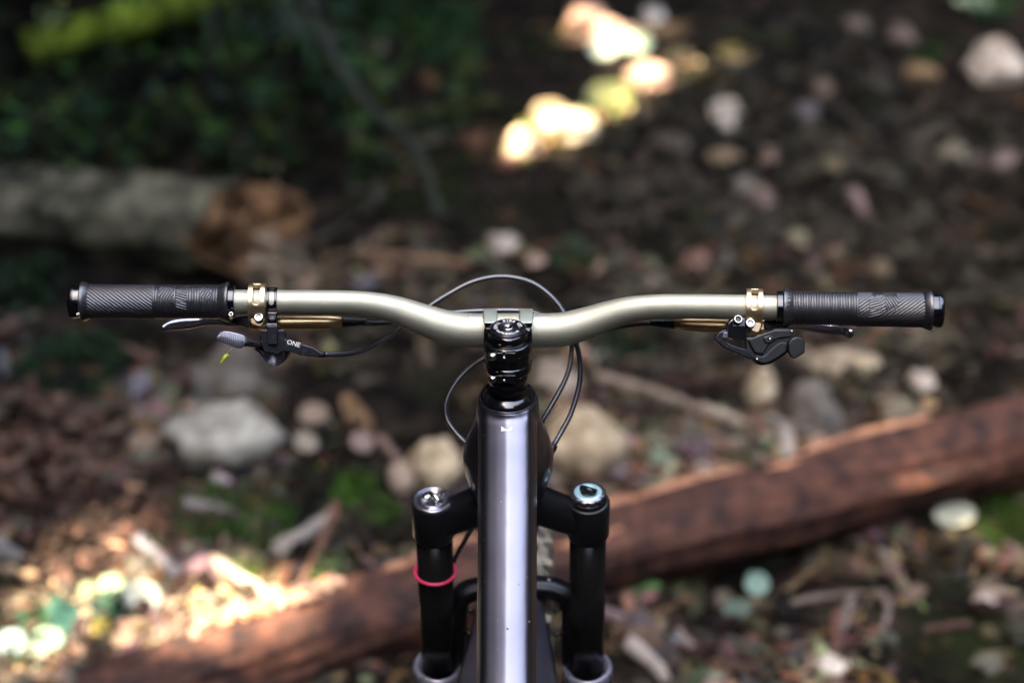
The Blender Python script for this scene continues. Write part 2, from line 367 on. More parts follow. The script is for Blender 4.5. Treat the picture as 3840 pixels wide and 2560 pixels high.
# ------------------------------------------------------------------ stones, sticks, leaves and logs one can tell apart
def rock(vx, vy, rx, ry, col, label, seed, group=None, ang=0, pointy=0, flat=.7, name='stone', cat='stone', var=.15, moss_=False):
    p, d = G(vx, vy); sx = rx*K*d/FPX; sz = ry*K*d/FPX*1.05; sy = (sx+sz)*.5
    bm = bmesh.new(); bmesh.ops.create_icosphere(bm, subdivisions=3, radius=1)
    sd = Vector((seed*3.7, seed*1.3, seed))
    for v in bm.verts:
        n = v.co.normalized(); k = 1 + .42*noise.noise(n*1.1+sd) + .20*noise.noise(n*2.6+sd) + .07*noise.noise(n*6+sd)
        q = n*k
        if pointy: q.x *= 1 - pointy*max(0, q.z)
        v.co = Vector((q.x*sx, q.y*sy, q.z*sz))
    bmesh.ops.rotate(bm, verts=bm.verts, cent=(0, 0, 0), matrix=Matrix.Rotation(ang, 3, 'Y'))
    me = bpy.data.meshes.new(name); bm.to_mesh(me); bm.free(); me.polygons.foreach_set('use_smooth', [True]*len(me.polygons))
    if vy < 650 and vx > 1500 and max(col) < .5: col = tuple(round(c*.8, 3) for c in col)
    key = ('st', col)
    if key not in M: M[key] = mat('stone_surface', tuple(c*q for c, q in zip(col, (.34, .30, .26))), .85, col2=tuple(c*(.78 if max(col) < .4 else 1.05) for c in col), scale=13, thr=(.36, .62), bump=.7, bscale=60, spec=.25)
    me.materials.append(M[key]); o = bpy.data.objects.new(name, me); o.location = p + Vector((0, 0, sz*.25)); link(o); props(o, label, cat, group); return o
cream, pale, tanc, orange, grey, pink, lav, brown = (.52, .45, .34), (.55, .49, .42), (.36, .28, .20), (.38, .22, .11), (.26, .24, .21), (.42, .29, .24), (.40, .36, .40), (.17, .13, .10)
rocks = [
 (515, 1025, 130, 72, (.46, .43, .36), 'large grey cream boulder left of the fork, biggest stone on the ground', .0, .75),
 (535, 880, 92, 68, (.22, .19, .16), 'dull brown boulder directly behind the large grey cream boulder', 0, .7),
 (1003, 1088, 66, 62, (.58, .46, .31), 'cream round stone beside the left fork leg cap', 0, .8),
 (1340, 1040, 92, 75, (.55, .43, .29), 'cream boulder right of the head tube under the cables', 0, .8),
 (2290, 168, 74, 58, (.66, .58, .50), 'white triangular stone near the upper right corner', .55, .8),
 (2105, 180, 48, 24, (.42, .27, .15), 'tan wedge of stone beside the dark hollow at upper right', 0, .7),
 (1665, 290, 38, 50, pale, 'pale upright stone alone on the bank above the right brake clamp', 0, .8),
 (1658, 378, 45, 26, (.36, .26, .17), 'flat tan stone just below the pale upright stone', 0, .8),
 (1157, 572, 38, 27, (.55, .47, .40), 'pale rounded stone above the arc of cable', 0, .8),
 (1232, 607, 24, 20, (.45, .31, .24), 'small pink tan stone above the right side of the cable arc', 0, .8),
 (1748, 905, 38, 50, (.58, .49, .35), 'cream stone standing below the gear shifter', 0, .8),
 (1862, 970, 70, 75, (.22, .20, .18), 'grey brown mossy rock behind the long red log', 0, .8),
 (1925, 848, 48, 34, (.42, .35, .26), 'tan stone right of the gear shifter', 0, .8),
 (1988, 850, 36, 30, (.55, .47, .33), 'cream stone touching the tan stone right of the shifter', 0, .8),
 (2112, 893, 32, 34, (.52, .46, .40), 'pale stone under the end of the right grip', 0, .8),
 (2060, 958, 36, 30, (.30, .27, .20), 'olive stone against the upper edge of the red log', 0, .8),
 (1612, 1093, 25, 26, (.42, .33, .27), 'pinkish pebble above the middle of the red log', 0, .8),
 (1905, 1533, 44, 24, (.75, .68, .58), 'white oval stone at the bottom edge right of the fork', 0, .8),
 (2262, 1380, 28, 16, (.48, .40, .38), 'small pale stone low at the right edge', 0, .8),
 (505, 1112, 26, 24, (.50, .41, .40), 'lavender pebble below the large grey cream boulder', 0, .8),
 (922, 1108, 34, 36, (.48, .36, .27), 'tan pebble left of the cream round stone', 0, .8),
 (1766, 375, 24, 28, pink, 'pinkish pebble top one of the vertical row on the bank', 0, .8),
 (1710, 440, 28, 30, (.30, .28, .25), 'grey pebble left of the vertical row on the bank', 0, .8),
 (1745, 485, 36, 46, (.36, .26, .23), 'long rosy stone in the vertical row on the bank', 0, .8),
 (1825, 572, 36, 34, (.32, .29, .20), 'olive cream stone above the right brake clamp', 0, .8),
 (1912, 393, 28, 26, (.25, .21, .13), 'small olive pebble in the middle of the dark bank', 0, .8),
 (2187, 374, 40, 32, (.27, .25, .19), 'olive grey stone on the dark bank near the right edge', 0, .8),
 (2280, 372, 70, 22, (.25, .19, .17), 'flat brown rock shelf at the right edge of the bank', 0, .8),
 (1963, 73, 30, 26, (.30, .24, .19), 'dull tan stone near the top edge right of centre', 0, .8),
 (2066, 99, 34, 30, (.32, .24, .20), 'dull pink brown stone above the tan wedge', 0, .8),
 (1886, 211, 26, 26, (.28, .21, .16), 'small brown stone left of the dark hollow', 0, .8),
 (1851, 267, 30, 26, (.20, .18, .19), 'small grey stone on the bank below the small brown stone', 0, .8),
 (1594, 614, 32, 26, (.38, .23, .18), 'reddish stone above the right arm of the handlebar', 0, .8),
 (2023, 631, 26, 26, (.28, .22, .15), 'tan pebble just above the right grip', 0, .8),
 (1340, 62, 48, 42, (.50, .32, .25), 'pink stone in the upper sunny spot', 0, .8),
 (1400, 92, 44, 34, (.48, .32, .26), 'second pink stone right of the first in the upper sunny spot', 0, .8),
 (1500, 52, 30, 26, (.72, .68, .62), 'white round stone in the upper sunny spot', 0, .8),
 (1203, 345, 40, 36, (.62, .50, .36), 'cream stone at the lower left tip of the sunlit streak', 0, .8),
 (1300, 305, 70, 38, (.66, .58, .42), 'broad cream stone in the middle of the sunlit streak', 0, .8),
 (1490, 188, 48, 32, (.58, .40, .31), 'rosy stone at the upper end of the sunlit streak', 0, .8),
 (1090, 335, 30, 24, (.22, .11, .07), 'dark red stone left of the sunlit streak', 0, .8),
 (985, 195, 24, 26, (.16, .07, .04), 'small rust brown stone in the dark undergrowth', 0, .8),
 (1540, 340, 60, 26, (.14, .11, .09), 'dull brown stone right of the sunlit streak', 0, .8),
 (1280, 880, 60, 40, (.40, .32, .26), 'tan stone behind the two black cables right of the stem', 0, .8),
 (1490, 1180, 60, 26, (.55, .38, .28), 'pale orange stone on the red log beside the right fork leg', 0, .8),
]
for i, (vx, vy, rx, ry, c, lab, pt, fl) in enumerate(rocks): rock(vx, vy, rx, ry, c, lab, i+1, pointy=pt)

def stick(pts, r, col, label, lift=.01, name='stick', cat='stick', group=None, taper=.6, parent=None, knob=True):
    P = []
    for q in pts:
        vx, vy = q[:2]; up = q[2] if len(q) > 2 else lift; p, d = G(vx, vy, up); P.append((*p, d))
    c0 = P[0][:3]; Q = cr([p[:3] for p in P], 7); n = len(Q); dm = sum(p[3] for p in P)/len(P); rm = r*K*dm/FPX
    sd = random.random()*99
    rad = [rm*(1-(1-taper)*i/(n-1))*(1+.18*noise.noise((i*.6, sd, 0))) for i in range(n)]
    Q = [Vector(q) + Vector((0, 0, rm*.4+.3*rm*noise.noise((i*.4, sd, 5)))) for i, q in enumerate(Q)]
    key = ('sk', col)
    if key not in M: M[key] = mat('stick_bark', tuple(c*.4 for c in col), .8, spec=.2, col2=tuple(c*.8 for c in col), scale=60, bump=.4, bscale=160)
    o = mk(name, tube(Q, rad, 9, fn=lambda i, a: 1+.10*math.sin(3*a+i)), M[key], org=Q[0]); props(o, label, cat, group); return o
sticks = [
 ([(1370, 872), (1500, 905), (1640, 960), (1810, 1008)], 15, (.36, .27, .21), 'long pale brown stick lying above the red log on the right'),
 ([(1615, 945, .035), (1700, 978, .035)], 18, (.58, .47, .37), 'peeled cream piece lying on the long pale brown stick'),
 ([(1800, 1000), (1815, 1075)], 24, (.48, .42, .36), 'pale stub at the lower end of the long pale brown stick'),
 ([(633, 1272), (700, 1235), (761, 1185)], 22, (.52, .44, .37), 'short pale weathered stick below the moss, left of the fork'),
 ([(775, 1160), (735, 1260), (679, 1374)], 13, (.30, .15, .10), 'reddish stick leaning steeply beside the short pale weathered stick'),
 ([(268, 1200), (330, 1255), (409, 1328)], 22, (.42, .38, .40), 'lavender grey stick pointing down right at lower left'),
 ([(425, 1162), (480, 1172), (536, 1186)], 18, (.34, .29, .26), 'grey brown stick in the moss under the boulder'),
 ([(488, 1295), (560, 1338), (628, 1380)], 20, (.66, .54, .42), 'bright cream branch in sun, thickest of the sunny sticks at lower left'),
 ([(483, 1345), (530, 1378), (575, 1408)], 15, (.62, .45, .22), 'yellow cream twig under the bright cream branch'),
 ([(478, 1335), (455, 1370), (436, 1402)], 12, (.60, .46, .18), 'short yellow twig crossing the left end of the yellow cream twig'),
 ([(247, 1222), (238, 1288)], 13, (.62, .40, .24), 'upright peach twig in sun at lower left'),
 ([(-20, 1255), (40, 1285), (92, 1310)], 22, (.30, .28, .26), 'grey branch entering from the left edge'),
 ([(-20, 1308), (60, 1320), (115, 1338), (205, 1430)], 14, (.55, .38, .24), 'cream brown branch bending down at the lower left'),
 ([(1780, 1395), (1900, 1372), (2035, 1360)], 9, (.26, .20, .16), 'thin brown root crossing the black soil at lower right'),
 ([(1955, 1372), (1945, 1410), (1935, 1455)], 10, (.28, .23, .20), 'left prong hanging from the thin brown root'),
 ([(2020, 1362), (2040, 1400), (2030, 1445)], 10, (.28, .23, .20), 'right prong hanging from the thin brown root'),
 ([(1430, 1450), (1530, 1400), (1600, 1370)], 7, (.22, .14, .08), 'thin brown twig right of the fork leg, low down'),
 ([(1440, 1480), (1500, 1530), (1530, 1570)], 22, (.52, .44, .38), 'pale flat stick at the bottom edge beside the right fork leg'),
 ([(1700, 1390), (1800, 1360), (1890, 1290)], 8, (.26, .18, .10), 'ochre stalk curving down from under the red log'),
 ([(2260, 1362), (2340, 1366)], 12, (.40, .31, .22), 'tan stick cut off by the right edge'),
 ([(1590, 1490), (1555, 1450)], 12, (.38, .29, .24), 'small pale chip of wood lying in the black soil'),
 ([(880, 440, .25), (845, 488, .2), (790, 520, .1), (715, 560, .02)], 14, (.09, .085, .07), 'dark grey root arching down beside the cut log end'),
 ([(690, -20, .5), (760, 130, .4), (850, 255, .3), (950, 345, .2), (1000, 470, .1), (1010, 530, .03)], 17, (.045, .055, .04), 'dark mossy vine hanging down through the undergrowth'),
 ([(800, 300), (1000, 262), (1150, 235)], 13, (.10, .11, .035), 'olive mossy branch lying behind the cut log'),
 ([(480, 240, .1), (490, 120, .3), (500, -20, .5)], 12, (.035, .04, .035), 'dim upright stem in the undergrowth'),
 ([(740, 120, .2), (735, 20, .5)], 20, (.05, .055, .05), 'pale dim stem at the top of the undergrowth'),
 ([(830, 590), (960, 600), (1080, 612)], 14, (.36, .21, .12), 'orange brown stick lying behind the handlebar left of the cable arc'),
 ([(1960, 450), (1985, 500)], 20, (.30, .21, .20), 'rosy stub lying across the middle of the bank'),
 ([(870, 1010), (905, 1050), (940, 1090)], 13, (.30, .19, .15), 'red brown stick leaning on the pebble left of the cream stone'),
]
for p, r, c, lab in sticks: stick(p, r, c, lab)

def leaf(vx, vy, rx, ry, col, label, name='leaf', cat='leaf', ang=0, tilt=.5, up=.03, group=None):
    p, d = G(vx, vy); L_ = rx*K*d/FPX*2; W = ry*K*d/FPX*2/max(.45, math.sin(R_(30)+tilt)); n = 9; V = []; Fc = []
    Mx = Matrix.Rotation(ang, 3, 'Z') @ Matrix.Rotation(tilt, 3, 'X')
    for i in range(n):
        t = i/(n-1); w = math.sin(PI*min(1, t*.93+.05))**.7*.5*(1+.08*math.sin(9*t))
        for s in (-1, -.5, 0, .5, 1):
            q = Vector(((t-.5)*L_, s*w*W, .12*abs(s)*W*w*2 + .10*L_*(t-.5)**2*2)); V.append(p + Vector((0, 0, up)) + Mx @ q)
    for i in range(n-1):
        for k in range(4): Fc.append((i*5+k, i*5+k+1, i*5+k+6, i*5+k+5))
    key = ('lf', col)
    if key not in M: M[key] = mat('leaf_surface', tuple(c*.55 for c in col), .5, col2=tuple(c*.8 for c in col), scale=50, spec=.25)
    o = mk(name, (V, Fc), M[key], org=p, solid=.0006); props(o, label, cat, group); return o
lvs = [
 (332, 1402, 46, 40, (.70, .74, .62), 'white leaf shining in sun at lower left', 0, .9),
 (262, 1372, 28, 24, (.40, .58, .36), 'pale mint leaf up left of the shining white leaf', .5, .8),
 (210, 1388, 24, 22, (.36, .50, .28), 'small light green leaf left of the pale mint leaf', 1, .7),
 (250, 1432, 46, 24, (.035, .15, .085), 'dark emerald leaf just below the pale mint leaf', -.6, .7),
 (160, 1450, 40, 50, (.04, .13, .10), 'large dark teal leaf at lower left', 1.2, .6),
 (240, 1472, 24, 22, (.50, .38, .06), 'yellow leaf below the dark emerald leaf', 0, .6),
 (36, 1508, 32, 32, (.32, .44, .42), 'pale teal leaf in the lower left corner', .3, .7),
 (118, 1500, 40, 26, (.22, .32, .24), 'grey green leaf right of the pale teal leaf', -.2, .5),
 (322, 915, 70, 26, (.36, .34, .37), 'pale lavender leaf standing on end below the left grip', PI/2, 1.1),
 (8, 860, 70, 22, (.26, .25, .27), 'grey leaf standing at the left edge', PI/2+.3, 1.1),
 (2187, 1210, 50, 28, (.74, .76, .58), 'white green leaf below the red log at right', .1, .8),
 (1736, 1370, 28, 28, (.26, .44, .36), 'round mint leaf lying below the red log', 0, .7),
 (1690, 1430, 36, 22, (.10, .15, .11), 'dull grey green leaf below the round mint leaf', .4, .5),
 (1460, 1372, 60, 14, (.10, .26, .07), 'long green blade right of the right fork leg', -.15, .6),
 (1380, 1368, 40, 14, (.10, .26, .08), 'short green blade touching the right fork leg', .1, .6),
 (1385, 130, 34, 26, (.55, .62, .50), 'silvery leaf left one of two under the pink stones', 0, .8),
 (1455, 118, 44, 26, (.50, .68, .48), 'pale green leaf right one of two under the pink stones', .2, .8),
 (1395, 238, 60, 34, (.40, .42, .17), 'lime green leaf in the sunlit streak', .5, .8),
 (1260, 275, 44, 26, (.46, .36, .22), 'yellow leaf on the left of the sunlit streak', .5, .8),
 (1560, 148, 40, 22, (.36, .26, .12), 'ochre leaf at the upper right end of the sunlit streak', .5, .8),
 (1690, 135, 55, 20, (.30, .22, .06), 'yellow brown leaf in shade beyond the sunlit streak', .4, .8),
 (2250, 20, 60, 18, (.30, .38, .24), 'pale green leaf at the top right edge', -.1, .8),
 (815, 980, 42, 58, (.34, .19, .10), 'big rust coloured dead leaf left of the cable loop', 1.3, .9),
 (723, 978, 34, 26, (.34, .23, .16), 'curled tan dead leaf beside the big rust leaf', .2, .6),
 (705, 1044, 28, 26, (.42, .35, .26), 'small cream dead leaf right of the boulder', .9, .6),
 (833, 1044, 30, 26, (.36, .25, .21), 'pinkish dead leaf below the big rust leaf', .9, .6),
 (309, 1157, 30, 18, (.42, .22, .11), 'orange dead leaf left of the moss', .1, .6),
 (215, 1021, 24, 24, (.34, .20, .13), 'copper dead leaf on the red debris heap', .4, .6),
 (335, 1042, 36, 22, (.28, .18, .12), 'brown dead leaf left of the large boulder', .1, .6),
 (274, 1297, 26, 22, (.58, .29, .18), 'salmon dead leaf in sun at lower left', .1, .6),
 (312, 1471, 28, 20, (.55, .36, .24), 'peach dead leaf under the shining white leaf', .4, .6),
 (286, 1498, 24, 16, (.58, .38, .24), 'small peach dead leaf lowest of two under the white leaf', .1, .6),
 (389, 1528, 30, 20, (.48, .38, .36), 'rosy dead leaf at the bottom edge on the left', .1, .6),
 (30, 1050, 44, 40, (.36, .22, .16), 'salmon dead leaf at the left edge', .1, .6),
]
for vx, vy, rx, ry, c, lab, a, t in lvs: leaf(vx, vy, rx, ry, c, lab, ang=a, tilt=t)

# big logs
def barklog(name, A, B, r0, r1, m, label, cat, n=90, k=44, amp=.06, bend=.0, seed=1, cut=None, capm=None, capname='cut_face'):
    A = Vector(A); B = Vector(B); ax = (B-A).normalized(); Ln = (B-A).length; a0 = Vector((0, 0, 1)); a0 = (a0-ax*a0.dot(ax)).normalized(); b0 = ax.cross(a0); V = []; Fc = []
    for i in range(n+1):
        t = i/n; r = r0+(r1-r0)*t
        for j in range(k):
            q = 2*PI*j/k
            w = 1 + amp*noise.noise((math.cos(q)*4, math.sin(q)*4, t*Ln*1.2+seed)) + amp*.6*noise.noise((math.cos(q)*9, math.sin(q)*9, t*Ln*4+seed)) + amp*.8*noise.noise((math.cos(q)*1.2, math.sin(q)*1.2, t*Ln*2.5+seed*2))
            rd = a0*math.cos(q)+b0*math.sin(q)
            s = t*Ln
            if cut is not None and i > n*.55:
                lim = Ln + cut.dot(Vector((rd.dot(F), rd.dot(U), 0)))*r + .07*noise.noise((math.cos(q)*1.8, math.sin(q)*1.8, seed)) + .03*noise.noise((math.cos(q)*6, math.sin(q)*6, seed)); s = min(s, Ln*.55) + (lim-Ln*.55)*((i/n-.55)/.45)
            V.append(A + ax*s + rd*(r*w) + Vector((0, 0, bend*math.sin(PI*t))))
    for i in range(n):
        for j in range(k): Fc.append((i*k+j, i*k+(j+1) % k, (i+1)*k+(j+1) % k, (i+1)*k+j))
    Fc.append(tuple(range(k)))
    ring = V[-k:]
    root = empty(name, A); props(root, label, cat)
    tr = mk('trunk', (V, Fc), m, root)
    # end face: concentric rings of wood, broken and hollowed
    c0 = sum(ring, Vector())/k; EV = []; EF = []; nr = 9
    for i in range(nr):
        t = 1-i/nr
        for j in range(k):
            q = c0 + (ring[j]-c0)*t*.995; EV.append(q + ax*(.07*noise.noise(q*9) + .03*noise.noise(q*30))*(1 if i else .2))
    EV.append(c0 - ax*.01)
    for i in range(nr-1):
        for j in range(k): EF.append((i*k+j, i*k+(j+1) % k, (i+1)*k+(j+1) % k, (i+1)*k+j))
    for j in range(k): EF.append(((nr-1)*k+j, (nr-1)*k+(j+1) % k, nr*k))
    mk(capname, (EV, EF), capm or m, root)
    return root
mossbark = mat('mossy_bark', (.013, .014, .009), .9, spec=.15, col2=(.23, .21, .14), scale=9, thr=(.40, .72), bump=.8, bscale=40)
endwood = mat('rotten_end_wood', (.018, .009, .006), .85, spec=.15, col2=(.30, .155, .075), scale=9, thr=(.36, .62), bump=.8, bscale=50)
barklog('cut_log', C(-260, 470*K, 4.25), C(575*K, 530*K, 3.98), .135, .130, mossbark, 'grey mossy log at left with an orange broken end', 'log', cut=Vector((.95, .25, 0)), capm=endwood, amp=.13, n=80)
redbark = mat('red_rotten_bark', (.018, .011, .011), .78, col2=(.145, .058, .037), scale=21, thr=(.36, .70), bump=1, bscale=70, spec=.25)
def redlog():
    ptsr = cr([tuple(C(v[0]*K, v[1]*K, v[2])) for v in ((200, 1640, 2.36), (600, 1508, 2.45), (900, 1405, 2.52), (1500, 1238, 2.66), (2000, 1100, 2.80), (2480, 968, 2.94), (3300, 740, 3.2))], 26); pts = ptsr
    n = len(pts); k = 60; P, T, N = frames(pts); V = []; Fc = []; r0 = .082
    for i in range(n):
        B = T[i].cross(N[i]); r = r0*(1+.10*noise.noise((i*.05, 2, 2)))*(.92+.16*i/n)
        for j in range(k):
            q = 2*PI*j/k; L_ = i*.02
            w = 1 + .16*noise.noise((math.cos(q)*2.5, math.sin(q)*2.5, L_*1.6)) + .12*noise.noise((math.cos(q)*7, math.sin(q)*7, L_*3)) + .07*noise.noise((math.cos(q)*20, math.sin(q)*20, L_*4))
            V.append(P[i] + (N[i]*math.cos(q)+B*math.sin(q))*r*w)
    for i in range(n-1):
        for j in range(k): Fc.append((i*k+j, i*k+(j+1) % k, (i+1)*k+(j+1) % k, (i+1)*k+j))
    Fc.append(tuple(range(k))); Fc.append(tuple((n-1)*k+j for j in range(k)))
    root = empty('rotten_log', P[n//2]); props(root, 'long dark red rotten log crossing the ground from lower left to right edge', 'log')
    mk('trunk', (V, Fc), redbark, root)
    # strips of torn wood, brightened to carry the lit upper rim; loose splinters
    ob = M.setdefault('torn', mat('torn_wood_lit_rim', (.26, .10, .05), .7, col2=(.60, .28, .15), scale=30, bump=.6, bscale=80))
    ob2 = M.setdefault('torn2', mat('torn_pale_wood', (.25, .13, .09), .7, col2=(.50, .33, .25), scale=30, bump=.6, bscale=80))
    for t0, t1, a, w, mm in ((.30, .41, 1.1, .012, ob2), (.43, .50, .9, .014, ob), (.50, .62, .95, .013, ob), (.60, .70, .75, .012, ob), (.74, .90, .8, .014, ob), (.40, .47, .3, .008, ob), (.70, .735, .1, .010, ob), (.52, .58, -.5, .008, ob), (.2, .3, .9, .010, ob), (.25, .31, .4, .010, ob)):
        i0, i1 = int(t0*n*5/6), int(t1*n*5/6); Q = []
        for i in range(i0, i1):
            B = T[i].cross(N[i]); q = -a + .12*noise.noise((i*.2, a, 3))   # towards the camera is -B
            Q.append(P[i] + (N[i]*math.cos(q)+B*math.sin(q))*r0*(.99+.02*noise.noise((i*.3, 1, a))))
        rad = [w*(.35+.65*math.sin(PI*(j+.5)/len(Q)))*(1+.4*noise.noise((j*.5, t0*9, 0))) for j in range(len(Q))]
        mk('lit_rim_strip', tube(Q, [q*1.35 for q in rad], 8), mm, root)
    for j in range(120):
        i = int(rng.uniform(.13, .36)*n*5/6); q = -rng.uniform(.05, 1.5); B = T[i].cross(N[i])
        p = P[i] + (N[i]*math.cos(q)+B*math.sin(q))*r0*1.03; s = rng.uniform(.004, .015)
        v = (CHIP*np.array([s*2, s*1.2, s*.6])) @ rotm(rng.uniform(0, 6), rng.uniform(-.5, .5), .3).T + np.array(p)
        mk('wood_chip', ([Vector(x) for x in v], CHIPF), ob2 if rng.random() < .7 else ob, root, smooth=False)
redlog()
def mound(vx, vy, rx, ry, col, label, name, cat, seed, col2=None):
    o = rock(vx, vy, rx, ry, col, label, seed, name=name, cat=cat); return o
def debris(spots, name, label, cat):
    it = []
    for vx, vy, rv, n, c, s0, hh in spots:
        p0, d = G(vx, vy); rad = rv*K*d/FPX
        for _ in range(n):
            a = rng.uniform(0, 6.3); q = rad*math.sqrt(rng.random()); x = p0.x+math.cos(a)*q; y = p0.y+math.sin(a)*q*1.2
            z = H(x, y) + hh*rng.random()*(1-(q/rad)**2); s = s0*rng.uniform(.4, 1.5); k = .2+1.5*rng.random()**1.8
            v = (CHIP*np.array([s*rng.uniform(1, 2.6), s*rng.uniform(.4, .9), s*rng.uniform(.2, .5)])*(1+rng.normal(0, .15, (8, 3)))) @ rotm(rng.uniform(0, 6.3), rng.normal(0, .6), rng.normal(0, .5)).T
            g = .35*rng.random()*c[0]; it.append((v+np.array([x, y, z+.01]), CHIPF, (k*c[0], k*(c[1]+g*.6), k*(c[2]+g*.5))))
    return soup(name, it, lit, label, cat)
debris([(100, 1090, 150, 420, (.11, .050, .034), .035, .13), (60, 1050, 90, 120, (.17, .085, .06), .03, .14), (200, 1240, 140, 320, (.07, .034, .025), .03, .06), (330, 1190, 60, 60, (.12, .05, .03), .02, .03), (650, 600, 60, 70, (.20, .12, .08), .045, .06), (620, 545, 50, 40, (.22, .12, .07), .05, .16),
        (470, 1480, 160, 260, (.24, .14, .11), .016, .02), (250, 1520, 150, 200, (.22, .13, .10), .016, .02), (560, 1420, 130, 130, (.20, .13, .085), .017, .015), (150, 1400, 130, 130, (.14, .09, .06), .018, .015), (440, 1330, 120, 90, (.18, .12, .08), .018, .015)], 'rotten_wood', 'heaps of red brown rotten wood splinters at the left', 'rotten wood')
debris([(1650, 330, 260, 210, (0.031, 0.023, 0.016), .050, 0.025), (1900, 500, 260, 210, (0.037, 0.028, 0.020), .042, 0.025), (2150, 300, 220, 150, (0.030, 0.022, 0.016), .055, 0.030), (1450, 480, 170, 110, (0.037, 0.026, 0.018), .045, 0.020), (1850, 130, 260, 150, (0.027, 0.020, 0.015), .06, 0.030), (2230, 620, 160, 100, (0.037, 0.028, 0.020), .035, 0.020),
        (1500, 720, 220, 130, (0.062, 0.045, 0.031), .028, 0.010), (900, 720, 260, 140, (0.062, 0.043, 0.028), .028, 0.010), (2000, 780, 260, 130, (0.056, 0.042, 0.029), .028, 0.010)], 'soil_clods', 'clods of dark brown soil and rubble forming the rough bank', 'soil clods')
mossm = mat('moss', (.03, .045, .006), .95, col2=(.22, .30, .035), scale=9, bump=1, bscale=120, spec=.1)
def mosslog(P, r, label):
    Q = cr(P, 12); o = mk('mossy_branch', tube(Q, [r*(1+.2*noise.noise((i*.3, 4, 4))) for i in range(len(Q))], 16, fn=lambda i, a: 1+.12*noise.noise((math.cos(a)*2, math.sin(a)*2, i*.3))), mossm, org=Q[0]); props(o, label, 'branch')
mosslog([tuple(G(60, 120, .06)[0]), tuple(G(200, 75, .1)[0]), tuple(G(330, 45, .12)[0]), tuple(G(560, -30, .12)[0])], .075, 'thick bright green mossy branch at the upper left')

# ================================================================== TREES added out of view for shade, with gaps cut for sun patches
bark = mat('tree_bark', (.03, .023, .018), .9, var=.4, scale=6, bump=1, bscale=30, stretch=(1, 1, .2))
crownm = mat('crown_leaf', (1, 1, 1), .6, attr=True, var=.1, scale=5)
holes = []
for vx, vy, r in ((1200, 345, .12), (1225, 325, .09), (1265, 300, .13), (1320, 285, .14), (1375, 250, .12), (1430, 222, .10), (1490, 185, .14), (1560, 150, .10), (1340, 62, .18), (1400, 90, .14), (1500, 52, .13), (1425, 125, .13),
                  (290, 45, .30), (220, 60, .26), (370, 30, .26), (1700, 130, .06), (850, 170, .05), (332, 1400, .05), (268, 1200, .03), (243, 1250, .03), (60, 1320, .03), (120, 1345, .04), (180, 1410, .04), (505, 1305, .05), (560, 1340, .05), (600, 1370, .04),
                  (480, 1365, .05), (540, 1390, .04), (650, 1415, .04), (740, 1450, .035), (460, 1490, .03), (600, 1490, .03), (290, 1485, .03), (263, 1372, .03), (1430, 1180, .03), (36, 1508, .03), (2187, 1210, .03)):
    p, d = G(vx, vy, .03); holes.append((p, r*(.60 if vy > 1100 else .46)))
def tree(x, y, h, label, crown_items, trunk_r=.16, group='unseen trees added for shade'):
    root = empty('tree', (x, y, 0)); props(root, label, 'tree', group)
    P = [(x, y, -.1), (x+.05, y-.04, h*.35), (x-.06, y+.05, h*.7), (x, y, h)]
    Q = cr(P, 6); mk('trunk', tube(Q, [trunk_r*(1-.8*i/(len(Q)-1)) for i in range(len(Q))], 12), bark, root)
    limbs = []
    for i in range(7):
        z = h*rng.uniform(.35, .9); a = rng.uniform(0, 6.3); l = rng.uniform(.8, 1.6)
        limbs.append(tube([(x, y, z), (x+math.cos(a)*l*.5, y+math.sin(a)*l*.5, z+.25*l), (x+math.cos(a)*l, y+math.sin(a)*l, z+.4*l)], [.05, .035, .01], 6))
    mk('limb', join(*limbs), bark, root)
    V = np.concatenate([c[0] for c in crown_items]); me = bpy.data.meshes.new('crown'); n = 0; Fc = []; Cc = []
    for v, f, c in crown_items:
        Fc += [tuple(i+n for i in q) for q in f]; n += len(v); Cc += [c]*len(v)
    me.from_pydata((V-np.array([x, y, 0])).tolist(), [], Fc); a = me.color_attributes.new('tint', 'FLOAT_COLOR', 'POINT'); a.data.foreach_set('color', np.array([(*c, 1) for c in Cc], dtype=np.float32).ravel())
    me.materials.append(crownm); o = bpy.data.objects.new('crown', me); link(o, root)
QL = np.array([(-.5, -.35, 0), (.5, -.35, .08), (.5, .35, 0), (-.5, .35, .08)])
def rcol():
    k = rng.uniform(.6, 1.3); return (.012*k, .026*k, .008*k)
# shade crowns towards the sun
shade = [(-5.6, -1.2), (-7.6, 1.4), (-5.8, 3.6), (-8.2, 5.2), (-5.2, 6.6), (-9.6, -.6)]
items = [[] for _ in shade]
hp = [(np.array(p), r) for p, r in holes]; sv = np.array(SUN_TO)
N0 = 30000
gx = rng.uniform(-3.7, 3.9, N0); gy = rng.uniform(-.3, 9.0, N0); gz = rng.uniform(0, 1.0, N0)*0
tt = rng.uniform(4.6, 9.6, N0)/sv[2]
cen = np.stack([gx+sv[0]*tt, gy+sv[1]*tt, tt*sv[2]], 1)
keep = np.ones(N0, bool)
for p, r in hp:
    w = cen - p; al = w @ sv; perp = np.linalg.norm(w - al[:, None]*sv, axis=1); keep &= perp > r + .085
keep &= ~((np.abs(cen[:, 0]-.5) < 2.6) & (cen[:, 1] > -6) & (cen[:, 1] < 3.3))
print('shade leaves', keep.sum())
tp = np.array(shade)
for c in cen[keep]:
    j = int(np.argmin(np.sum((tp-c[:2])**2, 1)))
    v = (QL*.19) @ rotm(rng.uniform(0, 6.3), rng.normal(0, .6), rng.normal(-.5, .5)).T + c; items[j].append((v, [(0, 1, 2, 3)], rcol()))
for (x, y), it in zip(shade, items):
    if len(it): tree(x, y, 8.5, 'tall leafy tree added outside the view, its crown shaped to shade the scene', it, .2)  # unseen trees added to keep direct sun off the scene
